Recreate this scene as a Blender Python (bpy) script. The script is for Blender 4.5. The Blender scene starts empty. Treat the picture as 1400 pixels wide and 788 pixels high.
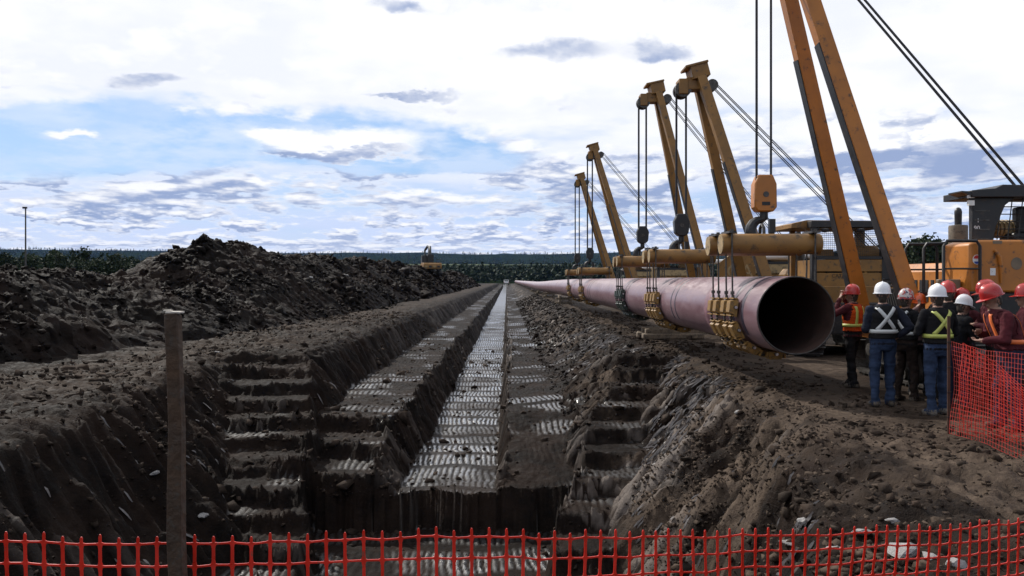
import bpy, bmesh, math, random
import numpy as np
from mathutils import Vector, Matrix, Quaternion, kdtree
from mathutils.bvhtree import BVHTree
R = math.radians
S = bpy.context.scene
COL = S.collection
CAMH = 1.85

# ------------------------------------------------------------------ camera
cd = bpy.data.cameras.new('camera'); cam = bpy.data.objects.new('camera', cd); COL.objects.link(cam)
cam.location = (0, 0, CAMH); cam.rotation_euler = (R(90), 0, 0)
cd.sensor_width = 36; cd.lens = 36 * 1100 / 1400
cd.shift_x = 7 / 1400; cd.shift_y = -11 / 1400
cd.clip_start = 0.05; cd.clip_end = 20000
S.camera = cam

# ------------------------------------------------------------------ light
SUN_EL, SUN_AZ = 40, -37           # azimuth from +Y, negative to the left
sd = bpy.data.lights.new('sun', 'SUN'); sd.energy = 4.3; sd.angle = R(0.6); sd.color = (1, .95, .87)
sun = bpy.data.objects.new('sun', sd); COL.objects.link(sun)
sv = Vector((math.sin(R(SUN_AZ)) * math.cos(R(SUN_EL)), math.cos(R(SUN_AZ)) * math.cos(R(SUN_EL)), math.sin(R(SUN_EL))))
sun.rotation_euler = sv.to_track_quat('Z', 'Y').to_euler()
S.view_settings.view_transform = 'Standard'; S.view_settings.look = 'None'
S.view_settings.exposure = 0.0; S.view_settings.gamma = 1
S.view_settings.use_curve_mapping = False

class NT:
    """small helper round a node tree"""
    def __init__(s, nt): s.t = nt; s.n = nt.nodes; s.l = nt.links
    def node(s, ty, **kw):
        n = s.n.new(ty)
        for k, v in kw.items(): setattr(n, k, v)
        return n
    def put(s, sock, v):
        if isinstance(v, bpy.types.NodeSocket): s.l.new(v, sock)
        elif v is not None: sock.default_value = v
    def m(s, op, a, b=None, c=None, clamp=False):
        n = s.n.new('ShaderNodeMath'); n.operation = op; n.use_clamp = clamp
        s.put(n.inputs[0], a); s.put(n.inputs[1], b)
        if c is not None: s.put(n.inputs[2], c)
        return n.outputs[0]
    def ss(s, v, a, b, lo=0., hi=1.):
        n = s.n.new('ShaderNodeMapRange'); n.interpolation_type = 'SMOOTHSTEP'
        s.put(n.inputs['Value'], v); n.inputs['From Min'].default_value = a; n.inputs['From Max'].default_value = b
        n.inputs['To Min'].default_value = lo; n.inputs['To Max'].default_value = hi
        return n.outputs['Result']
    def mix(s, f, a, b, blend='MIX'):
        n = s.n.new('ShaderNodeMix'); n.data_type = 'RGBA'; n.blend_type = blend
        s.put(n.inputs['Factor'], f); 
        for sk, v in ((n.inputs[6], a), (n.inputs[7], b)):
            if isinstance(v, tuple): v = (*v[:3], 1)
            s.put(sk, v)
        return n.outputs[2]
    def comb(s, x, y, z):
        n = s.n.new('ShaderNodeCombineXYZ'); s.put(n.inputs[0], x); s.put(n.inputs[1], y); s.put(n.inputs[2], z); return n.outputs[0]
    def noise(s, vec, scale, detail=4, rough=.55, dist=0, dim='3D'):
        n = s.n.new('ShaderNodeTexNoise'); n.noise_dimensions = dim
        if vec is not None: s.put(n.inputs['Vector'], vec)
        n.inputs['Scale'].default_value = scale; n.inputs['Detail'].default_value = detail
        n.inputs['Roughness'].default_value = rough; n.inputs['Distortion'].default_value = dist
        return n.outputs['Fac']

def make_world():
    w = bpy.data.worlds.new('World'); S.world = w; w.use_nodes = True
    w.cycles.sampling_method = 'MANUAL'; w.cycles.sample_map_resolution = 512
    t = NT(w.node_tree); t.n.clear()
    out = t.node('ShaderNodeOutputWorld'); bg = t.node('ShaderNodeBackground'); t.l.new(bg.outputs[0], out.inputs[0])
    bg.inputs['Strength'].default_value = 0.1
    sky = t.node('ShaderNodeTexSky', sky_type='NISHITA', sun_disc=False)
    sky.sun_elevation = R(SUN_EL); sky.sun_rotation = R(SUN_AZ); sky.dust_density = .6; sky.air_density = 1.0
    tc = t.node('ShaderNodeTexCoord'); sp = t.node('ShaderNodeSeparateXYZ'); t.l.new(tc.outputs['Generated'], sp.inputs[0])
    x, y, z = sp.outputs
    zp = t.m('MAXIMUM', z, 0.0)
    hh = t.m('SQRT', t.m('ADD', t.m('MULTIPLY', x, x), t.m('MULTIPLY', y, y))); hh = t.m('MAXIMUM', hh, .02)
    ax, ay = t.m('DIVIDE', x, hh), t.m('DIVIDE', y, hh)
    lg = t.m('LOGARITHM', t.m('ADD', zp, .03), math.e)
    def cyl(Rr, B, dv, seed):
        return t.comb(t.m('MULTIPLY', ax, Rr), t.m('MULTIPLY_ADD', ay, Rr, seed), t.m('MULTIPLY_ADD', lg, B, dv))
    # two belts of fair-weather heaps: larger ones higher up, small crowded ones near the horizon
    near = t.ss(z, .062, .105)
    A0 = t.noise(cyl(11.5, 6.4, 0, 0), 1, 6, .57); A1 = t.noise(cyl(11.5, 6.4, .42, 0), 1, 3, .57)
    B0 = t.noise(cyl(25, 9.5, 0, 31), 1, 5, .57); B1 = t.noise(cyl(25, 9.5, .42, 31), 1, 3, .57)
    n0 = t.m('ADD', t.m('MULTIPLY', A0, near), t.m('MULTIPLY', B0, t.m('SUBTRACT', 1., near)))
    n1 = t.m('ADD', t.m('MULTIPLY', A1, near), t.m('MULTIPLY', B1, t.m('SUBTRACT', 1., near)))
    big = t.noise(cyl(2.2, 2.2, 0, 9), 1, 2, .5)
    dens = t.m('ADD', n0, t.m('MULTIPLY', t.m('SUBTRACT', big, .5), .30))
    cover = t.ss(z, .125, .20, .0, -.10)
    dens = t.m('ADD', dens, cover)
    cmask = t.ss(dens, .415, .53)
    base = t.ss(t.m('SUBTRACT', n1, n0), -.14, .07)
    base = t.m('MULTIPLY', base, t.ss(dens, .44, .52))
    # direction in front of the camera, for the large features seen there
    ys = t.m('MAXIMUM', y, .02)
    wob = t.m('SUBTRACT', A0, .5); wob2 = t.m('SUBTRACT', t.noise(cyl(11, 7, 0, 57), 1, 5, .62), .5)
    u = t.m('ADD', t.m('DIVIDE', x, ys), t.m('MULTIPLY', wob2, .07)); v = t.m('ADD', t.m('DIVIDE', z, ys), t.m('MULTIPLY', wob, .065))
    def blob(px, py, rx, ry):
        a = t.m('MULTIPLY', t.m('SUBTRACT', u, (px - 693) / 1100), 1100 / rx)
        b = t.m('MULTIPLY', t.m('SUBTRACT', v, (383 - py) / 1100), 1100 / ry)
        r2 = t.m('MULTIPLY_ADD', a, a, t.m('MULTIPLY', b, b))
        return t.m('DIVIDE', 1., t.m('MULTIPLY_ADD', r2, r2, 1.))
    def add(lst):
        o = lst[0]
        for q in lst[1:]: o = t.m('ADD', o, q)
        return o
    front = t.ss(y, .15, .4)
    # high white veil, torn open where the blue shows
    veil = t.noise(cyl(3.2, 2.6, 0, 77), 1, 4, .6)
    sheetm = t.m('ADD', t.ss(veil, .34, .58, .35, 1.), t.ss(z, .17, .26), clamp=True)
    gap = t.m('MULTIPLY', add([blob(290, 187, 330, 40), blob(60, 200, 200, 50), blob(590, 213, 130, 26)]), front)
    gapm = t.ss(gap, .35, .85)
    sheetm = t.m('MULTIPLY', sheetm, t.m('SUBTRACT', 1., t.m('MULTIPLY', gapm, t.ss(wob2, -.12, .16, .55, 1.))))
    heads = t.m('MULTIPLY', add([blob(470, 193, 105, 17), blob(360, 184, 30, 6), blob(98, 184, 34, 6), blob(1265, 183, 190, 20), blob(700, 40, 140, 30)]), front)
    bases = t.m('MULTIPLY', add([blob(750, 68, 78, 20), blob(198, 112, 58, 13), blob(905, 76, 44, 14), blob(545, 12, 44, 9), blob(560, 126, 66, 6),
                 blob(1330, 212, 190, 20), blob(1170, 230, 140, 12), blob(470, 211, 90, 6)]), front)
    named = t.ss(t.m('ADD', heads, bases), .15, .9)
    inband = t.m('SUBTRACT', 1., t.m('MULTIPLY', gapm, t.ss(v, .115, .14)))
    cm = t.m('ADD', t.m('MULTIPLY', cmask, inband), named, clamp=True)
    dark = t.m('ADD', t.m('MULTIPLY', base, t.ss(z, .14, .24, 1., .12)), t.m('MULTIPLY', t.ss(bases, .2, 1.1), t.ss(wob2, -.2, .12, .4, 1.)), clamp=True)
    dark = t.m('SUBTRACT', dark, t.m('MULTIPLY', t.ss(heads, .35, .9), .6), clamp=True)
    # thin veils scatter light forward: white towards the sun's side, thinning to blue away from it
    dp = t.node('ShaderNodeVectorMath', operation='DOT_PRODUCT'); t.l.new(tc.outputs['Generated'], dp.inputs[0]); dp.inputs[1].default_value = tuple(sv)
    fwd = t.ss(dp.outputs['Value'], -.25, .42)
    blue = t.mix(t.m('MULTIPLY', fwd, .6), sky.outputs[0], (3.0, 5.7, 10.3))
    sheetm = t.m('MULTIPLY', sheetm, t.m('ADD', .15, t.m('MULTIPLY', fwd, .85)))
    c = t.mix(sheetm, blue, t.mix(t.ss(z, .05, .22), (6.6, 7.7, 10.2), t.mix(t.ss(veil, .42, .62), (9.3, 9.6, 10.4), (10.8, 10.8, 11.0))))
    heap = t.mix(dark, (10.4, 10.5, 10.8), (3.4, 4.3, 6.6))
    c = t.mix(cm, c, heap)
    glow = t.ss(z, .03, .07, .35, 0.)
    c = t.mix(glow, c, (8.6, 9.1, 10.2))
    c = t.mix(t.ss(z, -.03, -.005), (1.2, 1.2, 1.2), c)        # below the horizon
    t.l.new(c, bg.inputs['Color'])
make_world()
S.cycles.max_bounces = 5; S.cycles.diffuse_bounces = 2; S.cycles.glossy_bounces = 2; S.cycles.transparent_max_bounces = 24
S.cycles.volume_bounces = 0

# ------------------------------------------------------------------ tags
def tag(o, label=None, cat=None, group=None, kind=None):
    if label: o['label'] = label
    if cat: o['category'] = cat
    if group: o['group'] = group
    if kind: o['kind'] = kind
    return o
def empty(name, loc=(0, 0, 0), rz=0, label=None, cat=None, group=None):
    o = bpy.data.objects.new(name, None); COL.objects.link(o); o.empty_display_size = .2
    o.location = loc; o.rotation_euler = (0, 0, rz)
    return tag(o, label, cat, group)
def copy_tree(o, parent=None):
    c = o.copy(); COL.objects.link(c)
    if parent is not None: c.parent = parent
    for ch in list(o.children): copy_tree(ch, c)
    return c

# ------------------------------------------------------------------ mesh builder
class MB:
    def __init__(s): s.v = []; s.f = []; s.mi = []; s.cur = 0
    def add(s, vs, fs):
        o = len(s.v); s.v += [tuple(q) for q in vs]
        for f in fs: s.f.append(tuple(i + o for i in f)); s.mi.append(s.cur)
        return s
    def box(s, c, d, rot=None):
        hx, hy, hz = d[0] / 2, d[1] / 2, d[2] / 2
        vs = [Vector((sx * hx, sy * hy, sz * hz)) for sz in (-1, 1) for sx, sy in ((-1, -1), (1, -1), (1, 1), (-1, 1))]
        if rot is not None: vs = [rot @ q for q in vs]
        c = Vector(c)
        return s.add([q + c for q in vs], [(3, 2, 1, 0), (4, 5, 6, 7), (0, 1, 5, 4), (1, 2, 6, 5), (2, 3, 7, 6), (3, 0, 4, 7)])
    def b2(s, lo, hi):
        return s.box([(a + b) / 2 for a, b in zip(lo, hi)], [abs(b - a) for a, b in zip(lo, hi)])
    def tube(s, p0, p1, r0, r1=None, n=10, cap=True):
        return s.path([p0, p1], [r0, r0 if r1 is None else r1], n, cap)
    def path(s, pts, rs, n=8, cap=True, closed=False):
        pts = [Vector(p) for p in pts]
        if not isinstance(rs, (list, tuple)): rs = [rs] * len(pts)
        vs = []; fs = []; up = None; m = len(pts)
        for i, p in enumerate(pts):
            if closed: d = pts[(i + 1) % m] - pts[i - 1]
            else: d = (pts[min(i + 1, m - 1)] - pts[max(i - 1, 0)])
            d.normalize()
            if up is None:
                up = Vector((0, 0, 1)) if abs(d.z) < .9 else Vector((1, 0, 0))
            a = d.cross(up).normalized(); b = a.cross(d).normalized(); up = b
            for k in range(n):
                t = 2 * math.pi * k / n
                vs.append(p + (a * math.cos(t) + b * math.sin(t)) * rs[i])
        for i in range(m if closed else m - 1):
            j = (i + 1) % m
            for k in range(n):
                fs.append((i * n + k, j * n + k, j * n + (k + 1) % n, i * n + (k + 1) % n))
        if cap and not closed:
            fs.append(tuple(range(n))); fs.append(tuple((m - 1) * n + k for k in reversed(range(n))))
        return s.add(vs, fs)
    def prism(s, poly, axis, a, b):
        """poly: 2D points; extruded along axis ('x': poly is (y,z); 'y': (x,z); 'z': (x,y))"""
        n = len(poly)
        def mk(q, t): return {'x': (t, q[0], q[1]), 'y': (q[0], t, q[1]), 'z': (q[0], q[1], t)}[axis]
        vs = [mk(q, a) for q in poly] + [mk(q, b) for q in poly]
        fs = [tuple(range(n)), tuple(reversed(range(n, 2 * n)))]
        for i in range(n): fs.append((i, i + n, (i + 1) % n + n, (i + 1) % n))
        return s.add(vs, fs)
    def lathe(s, prof, c=(0, 0, 0), n=20, sx=1, sy=1, close=True):
        vs = []; fs = []; c = Vector(c); m = len(prof)
        for r, z in prof:
            for k in range(n):
                t = 2 * math.pi * k / n
                vs.append(c + Vector((r * sx * math.cos(t), r * sy * math.sin(t), z)))
        for i in range(m - 1):
            for k in range(n):
                fs.append((i * n + k, i * n + (k + 1) % n, (i + 1) * n + (k + 1) % n, (i + 1) * n + k))
        if close:
            fs.append(tuple(reversed(range(n)))); fs.append(tuple((m - 1) * n + k for k in range(n)))
        return s.add(vs, fs)
    def mesh(s, name, mats, angle=35):
        me = bpy.data.meshes.new(name); me.from_pydata(s.v, [], s.f)
        if not isinstance(mats, (list, tuple)): mats = [mats]
        for m in mats: me.materials.append(m)
        if len(mats) > 1: me.polygons.foreach_set('material_index', s.mi)
        bm = bmesh.new(); bm.from_mesh(me); bmesh.ops.recalc_face_normals(bm, faces=bm.faces); bm.to_mesh(me); bm.free()
        me.polygons.foreach_set('use_smooth', [True] * len(me.polygons))
        me.set_sharp_from_angle(angle=R(angle)); me.update()
        return me
    def build(s, name, mats, parent=None, bevel=0, angle=35):
        o = bpy.data.objects.new(name, s.mesh(name, mats, angle)); COL.objects.link(o)
        if parent is not None: o.parent = parent
        if bevel:
            b = o.modifiers.new('bevel', 'BEVEL'); b.width = bevel; b.segments = 2; b.limit_method = 'ANGLE'; b.angle_limit = R(40)
        return o
def inst(name, me, parent=None, loc=(0, 0, 0), rot=(0, 0, 0), scale=None):
    o = bpy.data.objects.new(name, me); COL.objects.link(o)
    if parent is not None: o.parent = parent
    o.location = loc; o.rotation_euler = rot
    if scale is not None: o.scale = scale
    return o

# ------------------------------------------------------------------ materials
def mat(name, col, rough=.6, metal=0, var=.25, scale=3, dirt=0, dirtcol=(.05, .04, .032), bump=0, bscale=40, spec=.5, coat=0, obj=True):
    m = bpy.data.materials.new(name); m.use_nodes = True
    t = NT(m.node_tree); p = t.n['Principled BSDF']
    tc = t.node('ShaderNodeTexCoord'); vec = tc.outputs['Object']
    a = t.noise(vec, scale, 6, .6)
    c = t.mix(t.ss(a, .3, .7), tuple(q * (1 - var) for q in col), tuple(min(1, q * (1 + var)) for q in col))
    r = t.ss(a, .25, .75, max(0, rough - .1), min(1, rough + .12))
    if dirt:
        d = t.noise(vec, scale * 3.3, 5, .7, .3)
        f = t.ss(d, .62 - dirt * .35, .72 - dirt * .15, 0, .85)
        c = t.mix(f, c, dirtcol); r = t.m('MAXIMUM', r, t.m('MULTIPLY', f, .85))
    t.l.new(c, p.inputs['Base Color']); t.l.new(r, p.inputs['Roughness'])
    p.inputs['Metallic'].default_value = metal; p.inputs['Specular IOR Level'].default_value = spec
    p.inputs['Coat Weight'].default_value = coat
    if bump:
        b = t.node('ShaderNodeBump'); b.inputs['Strength'].default_value = bump; b.inputs['Distance'].default_value = .02
        t.l.new(t.noise(vec, bscale, 5, .6), b.inputs['Height']); t.l.new(b.outputs[0], p.inputs['Normal'])
    return m
M = {}
M['orange'] = mat('machine orange paint', (.42, .15, .02), .46, var=.14, scale=2, dirt=.18, coat=.1)
M['ochre'] = mat('aged machine yellow', (.235, .118, .028), .52, var=.18, scale=2, dirt=.2)
M['cream'] = mat('pale cab paint', (.36, .25, .12), .55, var=.15, dirt=.35)
M['black'] = mat('black paint', (.014, .014, .016), .45, var=.3, dirt=.25)
M['steel'] = mat('worn steel', (.10, .095, .09), .5, .7, var=.3, dirt=.45, scale=5)
M['bright_steel'] = mat('bright steel', (.55, .55, .56), .3, .9, var=.15)
M['cable'] = mat('wire rope', (.045, .045, .05), .5, .5, var=.2, scale=30)
M['rubber'] = mat('rubber', (.018, .018, .018), .8)
M['glass'] = mat('dark glass', (.02, .025, .03), .08, var=.05, spec=.8)
M['white'] = mat('white paint', (.72, .72, .72), .35, var=.05, dirt=.12, dirtcol=(.3, .27, .23))
M['lamp'] = mat('lamp glass', (.7, .7, .68), .15, var=.05)
M['green'] = mat('dark green paint', (.018, .03, .022), .5, var=.2, dirt=.3)
M['cup'] = mat('cradle ochre paint', (.25, .135, .03), .55, var=.25, scale=6, dirt=.4)
M['wood'] = mat('grey timber', (.22, .17, .12), .8, var=.35, scale=6, dirt=.35, bump=.5, bscale=30)
M['stake'] = mat('brown stake wood', (.050, .027, .0145), .8, var=.35, scale=9, dirt=.3, bump=.6, bscale=25)
M['netred'] = mat('red plastic net', (.62, .022, .009), .36, var=.12, scale=14, coat=.2, dirt=.1, dirtcol=(.2, .05, .03))
M['stone'] = mat('pale stone', (.30, .29, .285), .75, var=.25, scale=9, dirt=.4, bump=.5, bscale=25)
M['decalgrey'] = mat('faded grey print', (.16, .12, .08), .5)
M['red'] = mat('red print', (.5, .02, .02), .4); M['bluep'] = mat('blue print', (.02, .06, .35), .4)
M['redcab'] = mat('red paint', (.32, .03, .025), .45, dirt=.2)

# ------------------------------------------------------------------ noise (numpy)
def _h(ix, iy, seed):
    h = (ix.astype(np.int64) * 374761393 + iy.astype(np.int64) * 668265263 + seed * 1442695041) & 0xffffffff
    h = ((h ^ (h >> 13)) * 1274126177) & 0xffffffff
    return ((h ^ (h >> 16)) & 0xffff) / 65535.0
def vnoise(x, y, seed=0):
    ix = np.floor(x); iy = np.floor(y); fx = x - ix; fy = y - iy
    fx = fx * fx * (3 - 2 * fx); fy = fy * fy * (3 - 2 * fy)
    a = _h(ix, iy, seed); b = _h(ix + 1, iy, seed); c = _h(ix, iy + 1, seed); d = _h(ix + 1, iy + 1, seed)
    return (a + (b - a) * fx) * (1 - fy) + (c + (d - c) * fx) * fy - .5
def fbm(x, y, oct=4, seed=0, gain=.5, ridged=False):
    o = np.zeros_like(x); a = 1.
    c, s_ = math.cos(.6), math.sin(.6)
    for i in range(oct):
        n = vnoise(x, y, seed + i * 17)
        o += a * ((.5 - 2 * np.abs(n)) if ridged else 2 * n)
        x, y = (c * x - s_ * y) * 2.03 + 3.7, (s_ * x + c * y) * 2.03 - 1.3; a *= gain
    return o
def sstep(a, b, v):
    t = np.clip((v - a) / (b - a), 0, 1); return t * t * (3 - 2 * t)

# ------------------------------------------------------------------ ground with the trench
FACE, BENCH, TOP = 14.7, 18.3, 20.5
def stair(y, y0, y1, z0, z1, n, soft=.16):
    """stepped ramp from (y0,z0) to (y1,z1)"""
    t = np.clip((y - y0) / (y1 - y0), 0, 1) * n
    k = np.floor(t); f = t - k
    return z0 + (z1 - z0) * np.minimum(n, k + np.clip(f / soft, 0, 1) + .10 * np.clip(f - soft, 0, 1)) / n
def lerp(y, y0, y1, a, b):
    return a + (b - a) * (y - y0) / (y1 - y0)
def lipL(y): return np.interp(y, [3, 8, 11.7, 15.7, 20, 20.6], [-5.2, -6.0, -6.45, -6.95, -7.3, -7.3])
def lipR(y): return np.interp(y, [3, 6, 8, 10, 12, 13.7, 20, 20.6], [2.2, 2.7, 3.2, 3.75, 4.0, 4.1, 4.4, 4.4])
def profile(y):
    """breakpoints (x, z) of the cross-section at distance y"""
    if y >= TOP:
        return [(-5.0, 0), (-4.75, -.18), (-4.15, -1.08), (-2.45, -1.1), (-1.95, -2.05), (-.17, -2.05), (.02, -1.15), (1.4, -1.1), (1.9, -.92), (3.3, -.2), (3.8, 0)]
    if y <= 4: return [(-6, 0), (4, 0)]
    yy = max(y, 12.5)
    l1, l2 = lerp(yy, 12.5, TOP, -4.35, -7.0), lerp(yy, 12.5, TOP, -3.1, -5.1)
    r1, r2 = lerp(yy, 12.5, TOP, .72, 2.9), lerp(yy, 12.5, TOP, 1.8, 4.1)
    zs = float(stair(np.array([y]), 12.0, TOP, -2.45, 0, 10)[0]); zr = float(stair(np.array([y + .35]), 12.0, TOP + .35, -2.45, 0, 9)[0])
    a, b = float(lipL(y)), float(lipR(y))
    if y >= BENCH:
        mid = [(-4.15, -1.08), (-2.45, -1.1), (-1.95, -2.05), (-.17, -2.05), (.02, -1.15), (1.4, -1.1)]
        mid[0] = (max(-4.15, l2 + .25), -1.08)
    elif y >= FACE:
        zb = float(stair(np.array([y]), FACE, BENCH, -2.05, -1.1, 3)[0])
        zq = lerp(y, FACE, BENCH, -1.95, -1.1)
        mid = [(max(l2 + .12, -4.3), zb), (-2.45, zb), (-1.98, -2.05), (-.17, -2.05), (.02, zq - .04), (min(1.3, r1 - .1), zq)]
    else:
        mid = [(l2 + .14, -2.72), (r1 - .14, -2.72)]
    pr = [(a, 0), (a + .25, -.10), (l1, zs), (l2, zs)] + mid + [(r1, zr), (r2, zr), (b - .3, -.12), (b, 0)]
    if y < 9: 
        k = (y - 4) / 5; pr = [(px, pz * k) for px, pz in pr]
    xs = -99; o = []
    for px, pz in pr:
        px = max(px, xs + .01); xs = px; o.append((px, pz))
    return o
def col_lines():
    a = np.concatenate([np.linspace(-8.5, -4.3, 84, endpoint=False), np.linspace(-4.3, 1.6, 227, endpoint=False), np.linspace(1.6, 6.4, 96, endpoint=False)])
    out = [6.45]; d = .06
    while out[-1] < 5200: d *= 1.085; out.append(out[-1] + d)
    out = np.array(out)
    return np.concatenate([-(out[::-1] + 2.1), a, out])
def row_lines():
    o = list(np.linspace(-14, 3.0, 21, endpoint=False)) + list(np.linspace(3.0, 24, 420, endpoint=False)); d = .05
    while o[-1] < 330: d = min(d * 1.012, 2.2); o.append(o[-1] + d)
    while o[-1] < 9000: d *= 1.06; o.append(o[-1] + d)
    return np.array(o)
def far_z(X, Y):
    r = np.hypot(X, Y)
    z = np.interp(r, [0, 480, 900, 1700, 2400, 3200, 5200, 9500], [0, 0, 5, 33, 47, 62, 165, 290])
    k = sstep(700, 3500, r)
    z = z + k * (14 * fbm(X / 900, Y / 900, 3, 91) + 6 * fbm(X / 240, Y / 240, 3, 92)) * np.clip(r / 4000, .25, 1.2)
    return z
def make_ground():
    xs, ys = col_lines(), row_lines()
    X, Y = np.meshgrid(xs, ys)
    # wobble the plan so that no edge is ruled with a straight-edge
    near = (Y > 2.5) & (Y < 420)
    wx = .20 * fbm(X * .55, Y * .55, 3, 5) + .05 * fbm(X * 3.1, Y * 3.1, 3, 6)
    wy = .24 * fbm(X * .5 + 9, Y * .5, 3, 7) + .10 * fbm(X * 2.7, Y * 2.7, 3, 8)
    floor_calm = ((X > -2.2) & (X < 0.02))
    wx = np.where(floor_calm, wx * .35, wx)
    Z = np.zeros_like(X)
    rows = np.where((ys > 3) & (ys < 460))[0]
    # stepping is taken from a table of profiles so that wy can bend it
    ty = np.concatenate([np.arange(3, 22, .02), [22, 500]])
    cols = np.linspace(-9, 7, 641)
    T = np.array([np.interp(cols, *zip(*profile(float(q)))) for q in ty])
    for i in rows:
        yq = ys[i] + wy[i] * (1 if ys[i] < 21 else .0)
        xq = np.clip(X[i] + wx[i], -8.9, 6.9)
        a = np.clip((yq - 3) / .02, 0, len(ty) - 3).astype(int) if ys[i] < 21.8 else np.full(len(xs), len(ty) - 1)
        c = (xq + 9) / .025; ci = np.clip(c.astype(int), 0, 639); cf = c - ci
        Z[i] = T[a, ci] * (1 - cf) + T[a, ci + 1] * cf
    fade = 1 - sstep(380, 470, Y)
    Z *= fade
    depth = -Z
    # bench and floor regions carry the bucket-tooth combing
    slope_x = np.abs(np.gradient(Z, axis=1) / np.maximum(np.gradient(X, axis=1), 1e-4))
    slope_y = np.abs(np.gradient(Z, axis=0) / np.maximum(np.gradient(Y, axis=0), 1e-4))
    flat = (1 - sstep(.25, .6, slope_x)) * (1 - sstep(.25, .8, slope_y)) * sstep(.25, .6, depth)
    onfloor = flat * ((X > -2.05) & (X < -.08) & (Y > FACE)).astype(float)
    pit = flat * (depth > 2.5) * (Y < FACE + .3)
    rowlen = 1.28
    warp = .25 * fbm(X * .7, Y * .4, 2, 21)
    ry = (Y + warp) / rowlen + .6 * vnoise(np.floor(X / 20), np.floor(Y / 2.6), 3)
    ri = np.floor(ry); rf = ry - ri
    pitch = .122
    ph = X / pitch + _h(ri, ri * 0, 33) * 3 + rf * (.5 + 1.0 * (_h(ri, ri * 0, 34) - .3)) + .5 * fbm(X * 1.5, Y * 1.5, 2, 22)
    comb = np.abs(np.sin(np.pi * ph))                       # 0 in the groove, 1 on the ridge
    rowm = sstep(.02, .14, rf) * (1 - sstep(.60, .84, rf)) * (.35 + .65 * _h(ri, ri * 0, 35))
    patch = sstep(-.55, .25, fbm(X * .9, Y * .45, 3, 23) + .3 * onfloor)
    det = 1 - sstep(70, 140, Y)
    combamp = (onfloor * .040 + pit * .045 + (flat - np.maximum(onfloor, pit)) * .028)
    Z += combamp * rowm * (comb ** 1.3 - .4) * det * (.45 + .55 * patch) + onfloor * .05 * (rf - .5) * det
    pol = sstep(.5, .82, comb) * np.clip(rowm * 1.25, 0, 1)
    wet = onfloor * (.06 + .94 * pol) * (.35 + .65 * patch) * (det) + onfloor * .6 * (1 - det)
    wet += pit * pol * patch * .9 + (flat - np.maximum(onfloor, pit)) * pol * .62 * sstep(.1, .6, fbm(X * .8, Y * .7, 3, 24))
    # bank gouges: grooves that run down the slope
    bank = sstep(.35, .7, slope_x) * (1 - flat) * sstep(.08, .3, depth)
    g = fbm(X * .8, (Y + .12 * X) * 4.2, 4, 31, .62)
    g2 = fbm(X * 1.1 + 4, (Y + .10 * X) * 8, 3, 32, .65)
    Z += bank * (.11 * g + .075 * g2 + .05 * fbm(X * 2.2, Y * 11, 3, 37, .65, True)) * (1 - sstep(60, 160, Y))
    rb = sstep(1.6, 2.4, X) * (1 - sstep(-.1, .35, X - lipR(Y))) * sstep(4.5, 6.5, Y) * (1 - sstep(15, 19, Y)) * (1 - flat)
    Z += rb * (.085 * fbm(X * 1.0, (Y + .15 * X) * 2.4, 4, 38, .62, True) + .05 * fbm(X * 2.2, (Y + .15 * X) * 8.5, 3, 39, .65, True) - .05)
    streak = np.maximum(bank, rb * sstep(.05, .3, depth)) * sstep(.22, .55, g + .45 * g2) * np.where(X > 0, 1, .35) * sstep(-.2, .35, fbm(X * .6, Y * .35, 3, 36))
    # general roughness
    ro = fbm(X * 1.1, Y * 1.1, 3, 41) * .05 + fbm(X * 4, Y * 4, 4, 42, .62) * .045 + fbm(X * 9, Y * 9, 3, 43, .65, True) * .034
    ro *= np.where(flat > .4, .32, 1.) * (1 - sstep(40, 120, np.hypot(X, Y)) * .8)
    lump = sstep(.15, .8, fbm(X * .8 + 5, Y * .8, 3, 47)) * .07 * (1 - flat) * sstep(1.5, 3.2, np.abs(X + .8)) * (1 - sstep(25, 60, Y))
    # low berm of scraped earth on the right lip
    berm = .10 * np.exp(-((X - lipR(Y) - .35) / .55) ** 2) * sstep(4, 6, Y) * (1 - sstep(9, 11, Y)) * (.6 + .8 * fbm(X * .5, Y * .6, 2, 48))
    keep = np.ones_like(X)
    keep *= 1 - .75 * sstep(3.7, 4.5, X) * (1 - sstep(10, 11, X)) * sstep(8, 9.5, Y) * (1 - sstep(26, 34, Y))        # trodden where people and machines stand
    Z += (ro + lump) * keep * np.where(flat > .4, .6, 1) + berm
    Z += far_z(X, Y) * (np.hypot(X, Y) > 300)
    # tone
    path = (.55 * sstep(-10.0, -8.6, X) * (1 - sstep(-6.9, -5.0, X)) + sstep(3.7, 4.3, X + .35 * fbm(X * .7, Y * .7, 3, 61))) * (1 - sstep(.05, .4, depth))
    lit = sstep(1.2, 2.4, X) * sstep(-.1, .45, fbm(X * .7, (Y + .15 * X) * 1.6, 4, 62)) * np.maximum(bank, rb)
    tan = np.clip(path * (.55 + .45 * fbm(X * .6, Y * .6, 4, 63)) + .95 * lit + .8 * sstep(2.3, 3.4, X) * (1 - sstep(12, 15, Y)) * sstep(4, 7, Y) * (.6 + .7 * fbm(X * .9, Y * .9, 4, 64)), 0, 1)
    r = np.hypot(X, Y)
    veg = sstep(60, 110, np.abs(X + 3)) * sstep(-5, 1, Y); veg = np.maximum(veg, sstep(400, 480, r))
    field = sstep(1500, 1750, r) * (1 - sstep(2300, 2600, r)) * sstep(-.25, .1, fbm(X / 700, Y / 420, 3, 71))
    ny, nx = X.shape
    me = bpy.data.meshes.new('ground')
    me.vertices.add(nx * ny); me.vertices.foreach_set('co', np.stack([X, Y, Z], -1).astype(np.float32).ravel())
    idx = np.arange(nx * ny).reshape(ny, nx)
    q = np.stack([idx[:-1, :-1], idx[:-1, 1:], idx[1:, 1:], idx[1:, :-1]], -1).reshape(-1, 4)
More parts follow.
